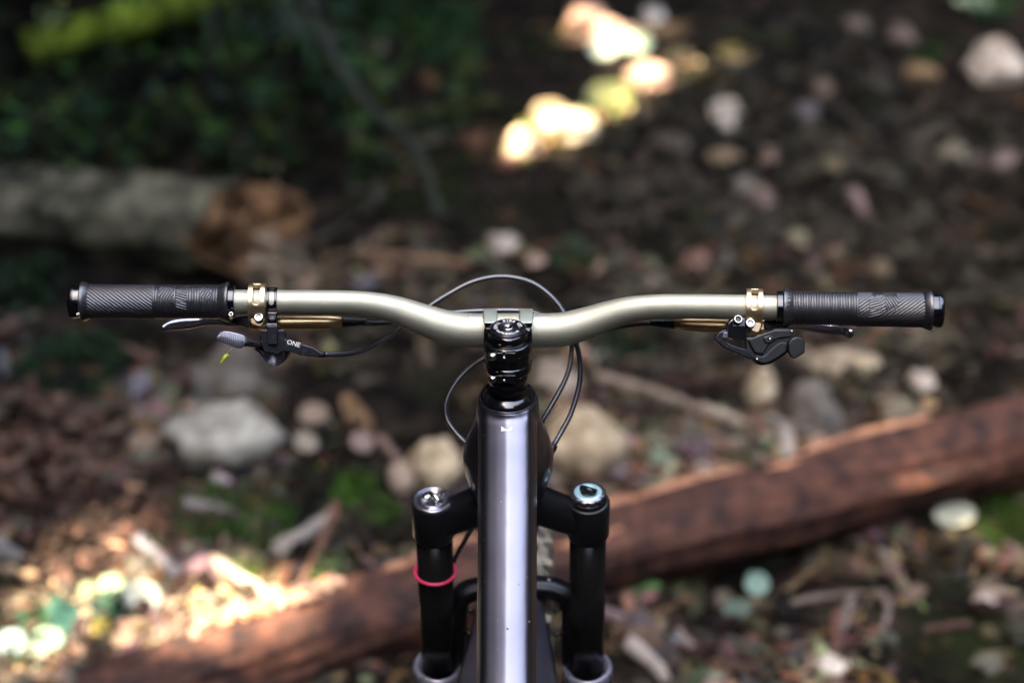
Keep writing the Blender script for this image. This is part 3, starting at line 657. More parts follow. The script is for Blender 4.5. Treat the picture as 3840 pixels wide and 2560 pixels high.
def sun_open(c, ex=.1):
    for p, r in hp:
        w = c - p; al = float(w @ sv)
        if al > 0 and float(np.linalg.norm(w - al*sv)) < r + ex: return False
    return True
def in_view(c, ex=.45):
    p = Vector(c)-CAM; d = p.dot(F)
    if d < 0: return False
    return abs(p.dot(R)) < d*.36+ex and p.dot(U) < d*.24+ex and p.dot(U) > -d*.3-ex
ring_pos = []
for i in range(20):  # ring of trees added to block low sky and darken reflections
    a = 2*PI*i/20 + rng.uniform(-.08, .08); rr = rng.uniform(6.6, 7.6)
    x = .7+math.cos(a)*rr; y = 1.7+math.sin(a)*rr*1.05
    if y > 4: y += .9
    ring_pos.append((x, y, 2.6))
ring_pos += [(-4.4, 7.9, 3.0), (-2.2, 9.2, 3.2), (-5.2, 4.9, 2.4)]  # extra unseen trees added to darken the upper left
for i in range(16):  # taller outer row added as a wall against sky light
    a = 2*PI*(i+.5)/16; rr = 10.2+rng.uniform(-.4, .4); ring_pos.append((.7+math.cos(a)*rr, 1.7+math.sin(a)*rr+(1 if math.sin(a) > 0 else 0), 3.6))
for x, y, cr_ in ring_pos:
    far = cr_ > 3.5; h = rng.uniform(12, 13.5) if far else rng.uniform(9.5, 12); n = 1500 if far else 3000
    if y < -1.2 and abs(x-.9) < 3.9: h = 6.5 if far else 4.4; n = 1200   # trees behind the viewer kept low so sky reflects in the frame; it = []
    for _ in range(n):
        z = .05 + h*rng.uniform(0, 1.0)**1.25; rr = cr_*(1-(.3 if far else .6)*z/h)*math.sqrt(rng.uniform(.1, 1)); a = rng.uniform(0, 6.3)
        c = np.array([x+math.cos(a)*rr, y+math.sin(a)*rr, z]); sz = rng.uniform(.7, 1.2) if far else rng.uniform(.35, .6)
        if in_view(c) or not sun_open(c, sz*.62): continue
        v = (QL*sz) @ rotm(rng.uniform(0, 6.3), rng.normal(0, .7), rng.normal(0, .7)).T + c; it.append((v, [(0, 1, 2, 3)], rcol()))
    lb = ('tall tree added outside the view as an outer wall against sky light', 'outer ring of added light blocking trees') if h > 12 else ('low added tree behind the viewer kept short so sky reflects in the frame', 'added trees kept low to let sky light in') if h < 7 else ('tree added outside the view to block sky light', 'inner ring of added light blocking trees')
    tree(x, y, h, lb[0], it, .22, lb[1])
# ================================================================== THE BIKE
bike = empty('mountain_bike', (0, 1.2, 0)); props(bike, 'black and grey mountain bike with khaki handlebar seen from the rider seat', 'bicycle')
PHI = R_(33); AX = (-U*math.cos(PHI) + F*math.sin(PHI)).normalized()      # steering axis, pointing down
S0 = C(1905, 1228, 1.262)                                                   # centre of the stem cap
NRM = AX.cross(R).normalized()
if NRM.dot(F) > 0: NRM = -NRM                                              # towards the rider, square to the steering axis
def SA(s): return S0 + AX*s

# ---- handlebar
BAR = [(300, 1130, 1.268, 11.1), (600, 1131, 1.274, 11.1), (880, 1132, 1.28, 11.1), (1040, 1133, 1.284, 11.1), (1200, 1133.5, 1.288, 11.1), (1329, 1136, 1.291, 11.2), (1420, 1147, 1.294, 11.9), (1500, 1167, 1.297, 13.0), (1600, 1203, 1.300, 14.6), (1680, 1228, 1.302, 15.6), (1760, 1238, 1.303, 15.8), (1905, 1239, 1.303, 15.9),
       (2050, 1239, 1.303, 15.8), (2120, 1233, 1.302, 15.6), (2200, 1211, 1.300, 14.6), (2290, 1180, 1.296, 13.0), (2370, 1160, 1.292, 11.9), (2478, 1149.5, 1.288, 11.2), (2620, 1149, 1.283, 11.1), (2770, 1151, 1.278, 11.1), (2912, 1154, 1.273, 11.1), (3200, 1158.5, 1.264, 11.1), (3500, 1163, 1.256, 11.1)]
bc = cr(BAR, 8); BP = [C(b[0], b[1], b[2]) for b in bc]; BR = [b[3]/1000 for b in bc]
handlebar = mk('handlebar', tube(BP, BR, 48), M['bar'], bike)
def bar_at(px):
    for i in range(len(bc)-1):
        if bc[i][0] <= px <= bc[i+1][0]:
            t = (px-bc[i][0])/(bc[i+1][0]-bc[i][0]); return BP[i].lerp(BP[i+1], t), (BP[i+1]-BP[i]).normalized(), BR[i]
    return BP[-1], (BP[-1]-BP[-2]).normalized(), BR[-1]
# clamp-zone print bands
def band(px0, px1, r, th0=0, th1=360, m=None, name='band', parent=None, nx=2, nt=48, solid=0, hole=None, bevel=0):
    V, Fc = [], []; full = (th1-th0) >= 360
    for i in range(nx+1):
        px = px0+(px1-px0)*i/nx; c, t, _ = bar_at(px); n1 = (-F + t*F.dot(t)).normalized(); n2 = t.cross(n1)
        if n2.dot(U) < 0: n2 = -n2
        for k in range(nt+1):
            a = R_(th0+(th1-th0)*k/nt); V.append(c + n1*(math.cos(a)*r) + n2*(math.sin(a)*r))
    for i in range(nx):
        for k in range(nt):
            if hole:
                u = (i+.5)/nx; a = th0+(th1-th0)*(k+.5)/nt; hu, hw, a0, a1 = hole
                q = abs(u-hu)/hw
                if q < 1:
                    rd = (1-math.sqrt(1-q*q))*hw*100
                    if a0+rd*.5 < a < a1-rd*.2: continue
            Fc.append((i*(nt+1)+k, i*(nt+1)+k+1, (i+1)*(nt+1)+k+1, (i+1)*(nt+1)+k))
    bm_v = V
    o = mk(name, (V, Fc), m, parent)
    bm = bmesh.new(); bm.from_mesh(o.data); bmesh.ops.remove_doubles(bm, verts=bm.verts, dist=1e-5); bmesh.ops.recalc_face_normals(bm, faces=bm.faces); bm.to_mesh(o.data); bm.free()
    if solid:
        md = o.modifiers.new('s', 'SOLIDIFY'); md.thickness = solid; md.offset = -1
    if bevel:
        md = o.modifiers.new('b', 'BEVEL'); md.width = bevel; md.segments = 2; md.limit_method = 'ANGLE'
    return o
M['print'] = mat('bar_print', (.62, .60, .50), .35, .7)
for a, b in ((1758, 1808), (2002, 2052)): band(a, b, .01605, 25, 75, M['print'], 'printed_scale', handlebar)

# ---- grips
def grip(px0, px1, flip, label):
    """px0 outer end, px1 inner end in photo pixels; built along the bar"""
    n = 420; nt = 200; V = []; Fc = []; r0 = .01475
    zones = [(.20, .30, 10, 70, 1), (.33, .42, -20, 50, 2), (.30, .40, 55, 95, 3), (.55, .66, 5, 60, 1), (.68, .76, -25, 45, 2), (.74, .83, 40, 80, 3), (.86, .95, 10, 60, 1)]
    for i in range(n+1):
        u = i/n; px = px0+(px1-px0)*u; c, t, _ = bar_at(px); n1 = (-F + t*F.dot(t)).normalized(); n2 = t.cross(n1)
        if n2.dot(U) < 0: n2 = -n2
        L_ = u*.118
        uo = u if flip == 'L' else u
        for k in range(nt):
            a = 2*PI*k/nt; ad = math.degrees(a); ad = ad-360 if ad > 180 else ad; w = a*r0
            mode = 'd' if u < .50 else 'r'
            z = 0
            for (u0, u1, a0, a1, zz) in zones:
                if (u < .5) == (flip == 'R') and u0 < (u if flip == 'R' else u) < u1 and a0 < ad + (u-u0)*120 < a1: z = zz
            if z == 0: ph = (L_*.62 + w*.78*(1 if flip == 'L' else 1))/.0026 if mode == 'd' else L_/.00235
            elif z == 1: ph = (L_*.9 - w*.5)/.0024
            elif z == 2: ph = (L_*.3 + w)/.0024
            else: ph = (L_*.95+w*.25)/.0024
            s = ph-math.floor(ph); h = .00095*(1 if .3 < s < .85 else 0 if s < .15 else .5)
            if z and 0: h += .0002
            edge = min(1, min(u, 1-u)/.01)
            V.append(c + (n1*math.cos(a) + n2*math.sin(a))*(r0 - .0003 + h + (.0003 if z else 0)*edge))
    for i in range(n):
        for k in range(nt): Fc.append((i*nt+k, i*nt+(k+1) % nt, (i+1)*nt+(k+1) % nt, (i+1)*nt+k))
    g = mk('grip', (V, Fc), M['rubber'], bike); g['label'] = label
    return g
def barlathe(prof, m, name, parent, bevel=0, n=56):
    """prof: (px, r) along the bar"""
    V, Fc = [], []
    for px, r in prof:
        c, t, _ = bar_at(max(300, min(3500, px)))
        if px < 300: c = BP[0] + (BP[0]-BP[1]).normalized()*((300-px)/FPX*1.268)
        if px > 3500: c = BP[-1] + (BP[-1]-BP[-2]).normalized()*((px-3500)/FPX*1.256)
        n1 = (-F + t*F.dot(t)).normalized(); n2 = t.cross(n1)
        for k in range(n):
            a = 2*PI*k/n; V.append(c + (n1*math.cos(a)+n2*math.sin(a))*r)
    for i in range(len(prof)-1):
        for k in range(n): Fc.append((i*n+k, i*n+(k+1) % n, (i+1)*n+(k+1) % n, (i+1)*n+k))
    Fc.append(tuple(range(n))); Fc.append(tuple((len(prof)-1)*n+k for k in range(n)))
    return mk(name, (V, Fc), m, parent, bevel=bevel)
gL = grip(336, 824, 'L', 'left grip with ribbed inner half and slanted outer ribs')
barlathe([(262, .0118), (265, .0146), (270, .0153), (282, .0153), (283, .0149), (305, .0149), (309, .0140)], M['gloss'], 'end_clamp', gL, .0003)
barlathe([(305, .0150), (308, .0177), (313, .0179), (322, .0174), (338, .0154), (342, .0146)], M['rubber'], 'flange', gL, .0004)
barlathe([(820, .0146), (824, .0152), (836, .0165), (846, .0176), (855, .0180), (858, .0178), (858.5, .0150)], M['rubber'], 'flange', gL, .0004)
barlathe([(857, .0143), (859, .0147), (879, .0147), (881, .0142)], M['gloss'], 'inner_clamp', gL, .0003)
gR = grip(3458, 2968, 'R', 'right grip with slanted carved outer half')
barlathe([(3486, .0140), (3490, .0150), (3512, .0150), (3513, .0155), (3525, .0155), (3531, .0148), (3534, .0118)], M['gloss'], 'end_clamp', gR, .0003)
barlathe([(3454, .0146), (3459, .0155), (3474, .0172), (3484, .0179), (3489, .0178), (3490, .0150)], M['rubber'], 'flange', gR, .0004)
barlathe([(2935, .0150), (2936, .0178), (2942, .0180), (2950, .0174), (2964, .0160), (2972, .0150), (2974, .0146)], M['rubber'], 'flange', gR, .0004)
barlathe([(2911, .0142), (2913, .0152), (2934, .0152), (2936, .0142)], M['gloss'], 'inner_clamp', gR, .0003)
def bolt(px, py, d, r, parent, name='bolt', m=None, ax=None, depth=.006, hole=.5, mh=None):
    """socket head bolt facing ax; d is the depth of its face"""
    ax = Vector(ax) if ax is not None else (-F*.93+U*.36).normalized(); c = C(px, py, d)
    pr = [(-depth, r*.98), (-.0006, r), (0, r*.9), (0, r*hole), (-.0012, r*hole*.92)]
    o = mk(name, lathe(pr, c, ax, 28), m or M['silver'], parent)
    mk('socket', lathe([(-.0012, r*hole*.9), (-.00105, r*hole*.9)], c, ax, 6), mh or M['socket'], parent, smooth=False)
    return o
bolt(865.5, 1177, 1.262, .0022, gL, 'clamp_screw', hole=.6); bolt(292, 1177, 1.2515, .0014, gL, 'clamp_screw', hole=.5)
bolt(3501, 1231, 1.256, .0016, gR, 'clamp_screw', hole=.5)
# letters on the inner flange of the right grip
for i, ch in enumerate('DISISD'):
    c, t, _ = bar_at(2953); n1 = (-F + t*F.dot(t)).normalized(); n2 = t.cross(n1); n2 = n2 if n2.dot(U) > 0 else -n2
    a = R_(-5+i*13); rad = n1*math.cos(a)+n2*math.sin(a); tg = n2*math.cos(a)-n1*math.sin(a)
    mk('lettering', text_vf(ch, .0045, c+rad*.01725, tg, -t, rad, .0003), M['rubber'], gR, smooth=False)

# ---- brakes
def brake(side):
    root = empty('brake', (0, 0, 0)); root.parent = bike; root.location = (0, 0, 0)
    Lf = side == 'L'
    if Lf: x0, x1, bx, by = 933, 996, 969, 1188
    else: x0, x1, bx, by = 2798, 2860, 2815, 1210
    root['label'] = 'gold brake lever on the ' + ('left' if Lf else 'right') + ' of the handlebar'
    d = 1.27 if Lf else 1.262
    band(x0, x1, .0168, -60, 300, M['gold'], 'clamp_band', root, nx=24, nt=120, solid=.0042, hole=(.5, .19, -10, 80), bevel=.0006)
    # lug that carries the bolt
    c = C((x0+x1)/2+3, by, d)
    w = (x1-x0)
    mk('clamp_lug', prism([(x0+2, by-30), (x1-1, by-30), (x1-1, by+12), (x1-10, by+34), (x1-24, by+40), (x0+6, by+26), (x0, by)], d+.004, .016), M['gold'], root, bevel=.0015, smooth=True)
    bolt(bx, by, d-.001, .0042, root, hole=.52, depth=.012, mh=M['cap'])
    # master cylinder running beside and below the bar
    if Lf:
        A, B = C(935, 1208, 1.296), C(1283, 1206, 1.310); m1 = C(1236, 1205, 1.308)
    else:
        A, B = C(2850, 1226, 1.290), C(2530, 1213, 1.306); m1 = C(2575, 1212, 1.304)
    P = [A, A.lerp(B, .25), A.lerp(B, .6), m1, B]; rr = [.0064, .0066, .0066, .0064, .0050]
    def hexf(i, a): return 1 - .05*math.cos(6*a)
    mk('master_cylinder', tube([A.lerp(B, t) for t in (0, .02, .3, .6, .84, .86, .99, 1)], [.0056, .0066, .0067, .0067, .0065, .0064, .0054, .0048], 36, ref=-F), M['goldmatte'], root, bevel=0)
    dr = (B-A).normalized()
    pr = []
    for i in range(30):
        t = i/29; r = .0052 - .0026*t + (.0007 if (t > .45 and (i % 3) == 0) else 0); pr.append((t*.0225, r))
    mk('rubber_boot', lathe(pr, B, dr, 28, ref=U), M['blk'], root)
    # pivot block and lever blade
    if Lf:
        mk('pivot_block', prism([(868, 1190), (935, 1182), (940, 1232), (905, 1222), (870, 1213)], 1.295, .014), M['anod'], root, bevel=.0015)
        mk('bronze_lug', prism([(925, 1200), (945, 1198), (990, 1215), (990, 1236), (935, 1238)], 1.298, .01), M['goldmatte'], root, bevel=.002)
        pts = [(925, 1206, 1.31, 4.0), (870, 1209, 1.32, 3.6), (820, 1204, 1.33, 3.6), (770, 1204, 1.335, 4.2), (720, 1210, 1.335, 5.2), (670, 1215, 1.33, 5.6), (635, 1221, 1.325, 4.6), (616, 1230, 1.32, 3.6), (612, 1233, 1.318, 2.0)]
    else:
        mk('pivot_block', prism([(2866, 1200), (2935, 1196), (2945, 1224), (2905, 1230), (2868, 1238)], 1.285, .014), M['anod'], root, bevel=.0015)
        mk('bronze_lug', prism([(2850, 1198), (2880, 1200), (2886, 1226), (2866, 1244), (2846, 1240)], 1.288, .01), M['goldmatte'], root, bevel=.002)
        pts = [(2900, 1214, 1.30, 4.0), (2960, 1218, 1.31, 3.6), (3020, 1222, 1.318, 4.0), (3070, 1227, 1.32, 5.2), (3120, 1232, 1.318, 5.4), (3160, 1238, 1.312, 4.6), (3185, 1249, 1.306, 4.6), (3194, 1252, 1.304, 3.8), (3198, 1254, 1.303, 2)]
    Q = cr(pts, 6)
    mk('lever_blade', tube([C(q[0], q[1], q[2]) for q in Q], [q[3]/1000 for q in Q], 20, ref=U, fn=lambda i, a: .72+.28*abs(math.cos(a))), M['blade'], root)
    return root
brL = brake('L'); brR = brake('R')

# ---- dropper lever (left)
dl = empty('dropper_lever'); dl.parent = bike; dl['label'] = 'black seatpost remote with grey ribbed thumb paddle'
band(1001, 1040, .0135, -75, 285, M['gloss'], 'clamp_band', dl, nx=20, nt=120, solid=.0022, hole=(.5, .27, -12, 62), bevel=.0003)
mk('bracket', prism([(1001, 1170), (1040, 1170), (1040, 1224), (1001, 1224)], 1.268, .014), M['gloss'], dl, bevel=.001)
bolt(1020.5, 1188, 1.266, .0036, dl, m=M['anod'], hole=.66, depth=.006)
mk('ledge', box(C(1020.5, 1219, 1.268), .0048, .0012, .003, (R, U, F)), M['cap'], dl, bevel=.0004)
mk('post', prism([(1001, 1222), (1040, 1222), (1040, 1292), (1001, 1292)], 1.262, .016), M['anod'], dl, bevel=.0008)
mk('block', prism([(975, 1236), (1068, 1236), (1068, 1284), (1074, 1310), (1040, 1330), (990, 1320), (975, 1284)], 1.266, .014), M['anod'], dl, bevel=.0012)
mk('arm', prism([(1060, 1268), (1090, 1280), (1140, 1292), (1175, 1302), (1200, 1318), (1215, 1326), (1213, 1334), (1180, 1338), (1130, 1334), (1085, 1318), (1060, 1320)], 1.266, .010), M['anod'], dl, bevel=.0016, seg=3)
mk('body_shell', prism([(960, 1290), (985, 1284), (1075, 1300), (1088, 1318), (1072, 1345), (1055, 1362), (1028, 1370), (1002, 1362), (985, 1342), (970, 1322), (945, 1305)], 1.272, .013), M['blk'], dl, bevel=.002, seg=3)
pc = C(1029, 1333, 1.268)
mk('pivot', lathe([(.006, .0093), (-.001, .0093), (-.0014, .0088), (-.0014, .0080), (-.0002, .0078), (-.0002, .0001)], pc, F, 48), M['anod'], dl)
mk('lever_arm', tube([C(x, y, d) for x, y, d in ((985, 1300, 1.272), (960, 1294, 1.268), (930, 1288, 1.262), (905, 1284, 1.258))], [.0042, .0034, .0034, .005], 16, ref=U, fn=lambda i, a: .7+.3*abs(math.sin(a))), M['anod'], dl)
mk('thumb_paddle', prism([(812, 1262), (826, 1246), (840, 1241), (862, 1243), (912, 1257), (922, 1267), (921, 1280), (912, 1302), (900, 1306), (885, 1305), (822, 1276), (812, 1270)], 1.254, .004), M['paddle'], dl, bevel=.001)
for i in range(14):
    t = (i+.5)/14; x = 818+t*98; yt = 1252+max(0, (x-845)*.22) - (8 if x > 828 else 0) + 2; yb = min(1303, 1270+(x-812)*.47)
    mk('paddle_rib', tube([C(x+2, yt, 1.2535), C(x-4, yb, 1.2535)], .0007, 6), M['paddle'], dl)
tv = text_vf('ONE', .0058, C(1101, 1288, 1.2655), (R*math.cos(R_(-16))+U*math.sin(R_(-16))), (U*math.cos(R_(-16))-R*math.sin(R_(-16))), -F, .0002)
mk('lettering', tv, M['white'], dl, smooth=False)
mk('ferrule', tube([C(1190, 1326, 1.271), C(1205, 1329, 1.271), C(1222, 1330, 1.271)], [.0034, .003, .0024], 16), M['blk'], dl)
# ---- shifter (right)
def P5(x, y): return (x/2.45+2600, y/2.45+1020)
sh = empty('gear_shifter'); sh.parent = bike; sh['label'] = 'angular black gear shifter under the right side of the handlebar'
mk('housing', prism([P5(*p) for p in ((478, 600), (560, 590), (640, 560), (700, 545), (745, 522), (850, 514), (925, 520), (950, 550), (950, 600), (885, 640), (870, 700), (865, 745), (800, 790), (715, 842), (640, 856), (600, 848), (545, 800), (500, 760), (478, 720))], 1.262, .020), M['blk'], sh, bevel=.003, seg=3)
mk('release_lever', prism([P5(*p) for p in ((196, 600), (232, 552), (300, 520), (330, 560), (286, 610), (300, 632), (360, 672), (480, 705), (520, 740), (560, 800), (520, 800), (400, 752), (290, 700), (196, 632))], 1.258, .010), M['anod'], sh, bevel=.0015)
mk('thumb_paddle', prism([P5(*p) for p in ((872, 650), (900, 612), (950, 590), (1008, 608), (1026, 640), (1028, 742), (935, 796), (905, 790), (872, 730))], 1.252, .008), M['blk'], sh, bevel=.002, seg=3)
mk('mount', prism([P5(*p) for p in ((308, 480), (330, 448), (370, 425), (482, 425), (490, 500), (490, 620), (372, 620), (318, 598), (305, 560))], 1.264, .016), M['gloss'], sh, bevel=.0015)
mk('mount_plate', prism([P5(*p) for p in ((368, 425), (478, 425), (474, 500), (364, 500))], 1.2625, .003), M['cap'], sh, bevel=.0005)
for pp, dd, tk in ((((500, 620), (640, 566), (745, 530), (900, 528), (930, 556), (900, 596), (780, 610), (700, 660), (640, 760), (560, 740)), 1.2585, .005),
                   (((560, 770), (650, 770), (720, 700), (800, 640), (880, 650), (860, 730), (790, 780), (700, 830), (640, 842), (600, 830)), 1.2600, .004),
                   (((640, 600), (700, 578), (760, 600), (720, 650), (660, 660)), 1.2570, .003)):
    mk('cover_plate', prism([P5(*p) for p in pp], dd, tk), M['blk'], sh, bevel=.0012, seg=2)
for q in ((585, 800), (705, 615), (905, 545)): mk('cover_screw', lathe([(-.002, .0010), (.0006, .0010), (.0008, .0007)], C(*P5(*q), 1.2572), -F, 14), M['silver'], sh)
mk('small_plate', prism([P5(*p) for p in ((276, 552), (318, 552), (318, 606), (264, 606))], 1.256, .003), M['cap'], sh, bevel=.0005)
bolt(*P5(413, 432), 1.258, .0037, sh, m=M['anod'], hole=.66, depth=.008)
mk('bolt_rim', torus(C(*P5(413, 432), 1.2576), (-F*.93+U*.36), .0031, .0006, 32, 8), M['silver'], sh)
# ---- stem, cap, headset
stem = empty('stem'); stem.parent = bike; stem['label'] = 'short black stem with pale green bar clamps'
def Z8(x, y): return (x/3.825+1740, y/3.825+1130)
body = join(lathe([(.0118, .0190), (.0128, .0203), (.0205, .0203), (.0217, .0192), (.0335, .0189), (.0345, .0201), (.0420, .0196), (.0440, .0180), (.048, .0176)], S0, AX, 48, sx=1.10))
mk('steerer_clamp', body, M['gloss'], stem, bevel=.0004)
mk('steerer_neck', lathe([(.002, .0172), (.0045, .0180), (.014, .0180)], S0, AX, 48), M['gloss'], stem)
# cheeks running forward from the steerer to the bar
for s in (-1, 1):
    X = 1905 + s*69
    pts = [(1225, 1.270), (1232, 1.262), (1250, 1.258), (1285, 1.262), (1330, 1.270), (1372, 1.282), (1400, 1.292)]
    A = [C(X-11*(1 if s < 0 else -1)*-1 - (0), y, d) for y, d in pts]
    V = []; Fc = []
    prof = [(1222, 1.276), (1226, 1.264), (1245, 1.262), (1280, 1.268), (1330, 1.276), (1380, 1.288), (1405, 1.298), (1400, 1.315), (1340, 1.325), (1280, 1.325), (1225, 1.318)]
    for ww in (X-22, X+22):
        for y, d in prof: V.append(C(1905+(ww-1905)*(1.0 if y < 1300 else .97 if y < 1390 else .9), y, d))
    n = len(prof); Fc = [tuple(range(n)), tuple(range(2*n-1, n-1, -1))] + [(i, (i+1) % n, n+(i+1) % n, n+i) for i in range(n)]
    mk('cheek', (V, Fc), M['gloss'], stem, bevel=.0025, seg=3)
    # pale clamp over the bar
    xa, xb = (1813, 1864) if s < 0 else (1948, 1999)
    V = []; prof = [(1212, 1.272), (1174, 1.282), (1159, 1.298), (1157, 1.312), (1180, 1.330), (1230, 1.332), (1225, 1.318), (1200, 1.316), (1176, 1.309), (1178, 1.296), (1195, 1.284), (1214, 1.280)]
    for ww in (xa, xb):
        for y, d in prof: V.append(C(ww, y, d))
    n = len(prof); Fc = [tuple(range(n)), tuple(range(2*n-1, n-1, -1))] + [(i, (i+1) % n, n+(i+1) % n, n+i) for i in range(n)]
    mk('bar_clamp', (V, Fc), M['shim'], stem, bevel=.0012, seg=2)
    xm = (xa+xb)/2 + 2
    mk('clamp_screw', lathe([(-.004, .0019), (.0004, .0019), (.0006, .0014)], C(xm, 1166, 1.296), (U*.9-F*.43), 20), M['shim'], stem)
    mk('washer_gap', box(C((xa+xb)/2, 1218, 1.281), .0052, .0011, .004, (R, U, F)), M['blk'], stem)
# pinch ledges and bolts at the back of the stem
for s in (.0122, .0362):
    mk('pinch_ledge', box(SA(s+.0045)+NRM*.0200-R*.0072, .0028, .0026, .0045, (R, NRM, AX)), M['gloss'], stem, bevel=.0005)
    mk('pinch_ledge', box(SA(s+.0045)+NRM*.0200+R*.0022, .0046, .0026, .0045, (R, NRM, AX)), M['gloss'], stem, bevel=.0005)
    mk('bolt', lathe([(-.0032, .0032), (-.0029, .0036), (.0027, .0036), (.0030, .0032)], SA(s+.0050)+NRM*.0205-R*.0136, R, 28, ref=U), M['silver'], stem)
    mk('bolt_thread', lathe([(-.0015, .0016), (.0015, .0016)], SA(s+.006)+NRM*.0215-R*.0034, R, 16, ref=U), M['silver'], stem)
cap = mk('top_cap', lathe([(.0165, .0157), (.0035, .0157), (.0028, .0160), (.0012, .0160), (0, .0149), (-.0002, .0143), (.0004, .0141), (.0008, .0134), (-.0002, .0132), (-.0002, .0086), (.0006, .0083), (.0006, .0074), (-.0002, .0072), (-.0002, .0058), (.0012, .0056), (.0012, .0001)], S0, AX, 72), M['anod'], bike)
cap['label'] = 'round black stem cap lettered in white round a silver bolt'
mk('cap_bolt', lathe([(.003, .0049), (-.0006, .0049), (-.0010, .0044), (-.0010, .0024), (.0004, .0022)], S0, AX, 40), M['silver'], cap)
mk('socket', lathe([(.0001, .0022), (.0004, .0022)], S0, AX, 6), M['socket'], cap, smooth=False)
def arc_text(s, a0, a1, rr, size, inward=False):
    n = len(s)
    for i, ch in enumerate(s):
        if ch == ' ': continue
        a = a0+(a1-a0)*i/(n-1); a = R_(a); rad = R*math.sin(a) - NRM*math.cos(a)      # 0 = away from the rider
        tg = R*math.cos(a) + NRM*math.sin(a)
        ux, uy = (tg, rad) if not inward else (-tg, -rad)
        mk('letter', text_vf(ch, size, S0 + rad*rr - AX*.0004, ux, uy, -AX, .00015), M['white'], cap, smooth=False)
arc_text('EVIL BIKE CO.', -98, 92, .0109, .0043)
arc_text('UNITED', 238, 195, .0109, .0034, True); arc_text('OLLIE', 165, 128, .0109, .0034, True)
def emblem(o, ux, uy, uz, w, h, th, parent, name='emblem'):
    pts = [(-.5, .5), (-.5, -.5), (-.1, -.42), (0, -.48), (.1, -.42), (.5, -.5), (.5, .5), (0, -.15)]
    V = [o + ux*(x*w) + uy*(y*h) for x, y in pts] + [o + ux*(x*w) + uy*(y*h) + uz*th for x, y in pts]; n = 8
    Fc = [(0, 1, 2, 7), (2, 3, 4, 7), (4, 5, 6, 7), (8, 15, 10, 9), (10, 15, 12, 11), (12, 15, 14, 13)] + [(i, (i+1) % n, n+(i+1) % n, n+i) for i in range(n)]
    return mk(name, (V, Fc), M['white'], parent, smooth=False)
emblem(S0 + NRM*.0109 - AX*.0004, R, -NRM, -AX, .0042, .0026, .0003, cap)
hs = mk('headset', lathe([(.046, .0178), (.058, .0178), (.0585, .0172), (.0595, .0172), (.060, .0180), (.066, .0180), (.0662, .0170), (.0675, .0205), (.0700, .0236), (.0718, .0252), (.0732, .0256), (.0745, .0256), (.075, .0246)], S0, AX, 72), M['gloss'], bike)
mk('seal_ring', torus(SA(.0752), AX, .0254, .0011, 64, 10), M['framedark'], hs)
mk('lettering', text_vf('hello', .001, SA(.06), R, U, -F), M['greyprint'], hs) if False else None
# ---- frame: head tube, top tube and down tube grown into one smooth body
def section(c, ux, uy, w, h, pts):
    return [c + ux*(x*w) + uy*(y*h) for x, y in pts]
SEC = [(.0, .60), (.40, .575), (.74, .52), (.85, .26), (.94, -.1), (1.0, -.3), (.95, -.7), (.7, -1.0), (0, -1.12), (-.7, -1.0), (-.95, -.7), (-1.0, -.3), (-.94, -.1), (-.85, .24), (-.74, .42), (-.36, .53)]
def loft(secs):
    V = []; Fc = []; n = len(secs[0])
    for s in secs: V += s
    for i in range(len(secs)-1):
        for k in range(n): Fc.append((i*n+k, i*n+(k+1) % n, (i+1)*n+(k+1) % n, (i+1)*n+k))
    Fc.append(tuple(range(n))); Fc.append(tuple((len(secs)-1)*n+k for k in range(n))); return V, Fc
TT = [(1902, 1440, 1.318, .0235, .014), (1902, 1500, 1.302, .0262, .018), (1903, 1560, 1.284, .0270, .020), (1903, 1640, 1.278, .0272, .021), (1903, 1760, 1.272, .0272, .021), (1903, 1900, 1.264, .0271, .021), (1902, 2100, 1.251, .0268, .021), (1901, 2300, 1.238, .0266, .021), (1900, 2500, 1.225, .0264, .021), (1900, 2640, 1.214, .0262, .021), (1900, 2900, 1.19, .026, .021), (1900, 3300, 1.15, .026, .021)]
tp_ = [(C(x, y, d + h*.6), w, h) for x, y, d, w, h in TT]
def up_of(t): 
    n = t.cross(R).normalized(); return n if n.dot(-F) > 0 else -n
secs = []
q = cr([(*p, w, h) for p, w, h in tp_], 6)
for i in range(len(q)):
    a = Vector(q[max(0, i-1)][:3]); b = Vector(q[min(len(q)-1, i+1)][:3]); t = (b-a).normalized(); secs.append(section(Vector(q[i][:3]), R, up_of(t), q[i][3], q[i][4], SEC))
tt = loft(secs)
ht = lathe([(.0752, .0258), (.0762, .0268), (.085, .0275), (.098, .0285), (.110, .0320), (.125, .0375), (.140, .0410), (.155, .0405), (.170, .0370), (.185, .0325), (.196, .0300)], S0, AX, 64, sx=1.05)
BB = Vector((0, .42, .32))
dq = cr([tuple(SA(.15)), tuple(SA(.17)-F*.0+NRM*.03), tuple(SA(.15).lerp(BB, .35)), tuple(SA(.15).lerp(BB, .7)), tuple(BB)], 8)
dt = tube(dq, [.036-.014*min(1, i/9) for i in range(len(dq))], 32, ref=R)
SEATT = Vector((0, .63, .70))
st = tube([BB, Vector((0, .50, .52)), C(1900, 3300, 1.17), C(1900, 3300, 1.17)+Vector((0, -.05, .03))], .018, 24)
VV, FF = join(tt, ht, dt, st)
frame = mk('frame', (VV, FF), M['frame'], bike)
md = frame.modifiers.new('r', 'REMESH'); md.mode = 'VOXEL'; md.voxel_size = .0018; md.use_smooth_shade = True
md = frame.modifiers.new('s', 'SMOOTH'); md.factor = .5; md.iterations = 9
dg = bpy.context.evaluated_depsgraph_get(); dg.update()
me2 = bpy.data.meshes.new_from_object(frame.evaluated_get(dg)); frame.modifiers.clear(); frame.data = me2
me2.polygons.foreach_set('use_smooth', [True]*len(me2.polygons))
frame['label'] = 'glossy dark metallic grey carbon frame'
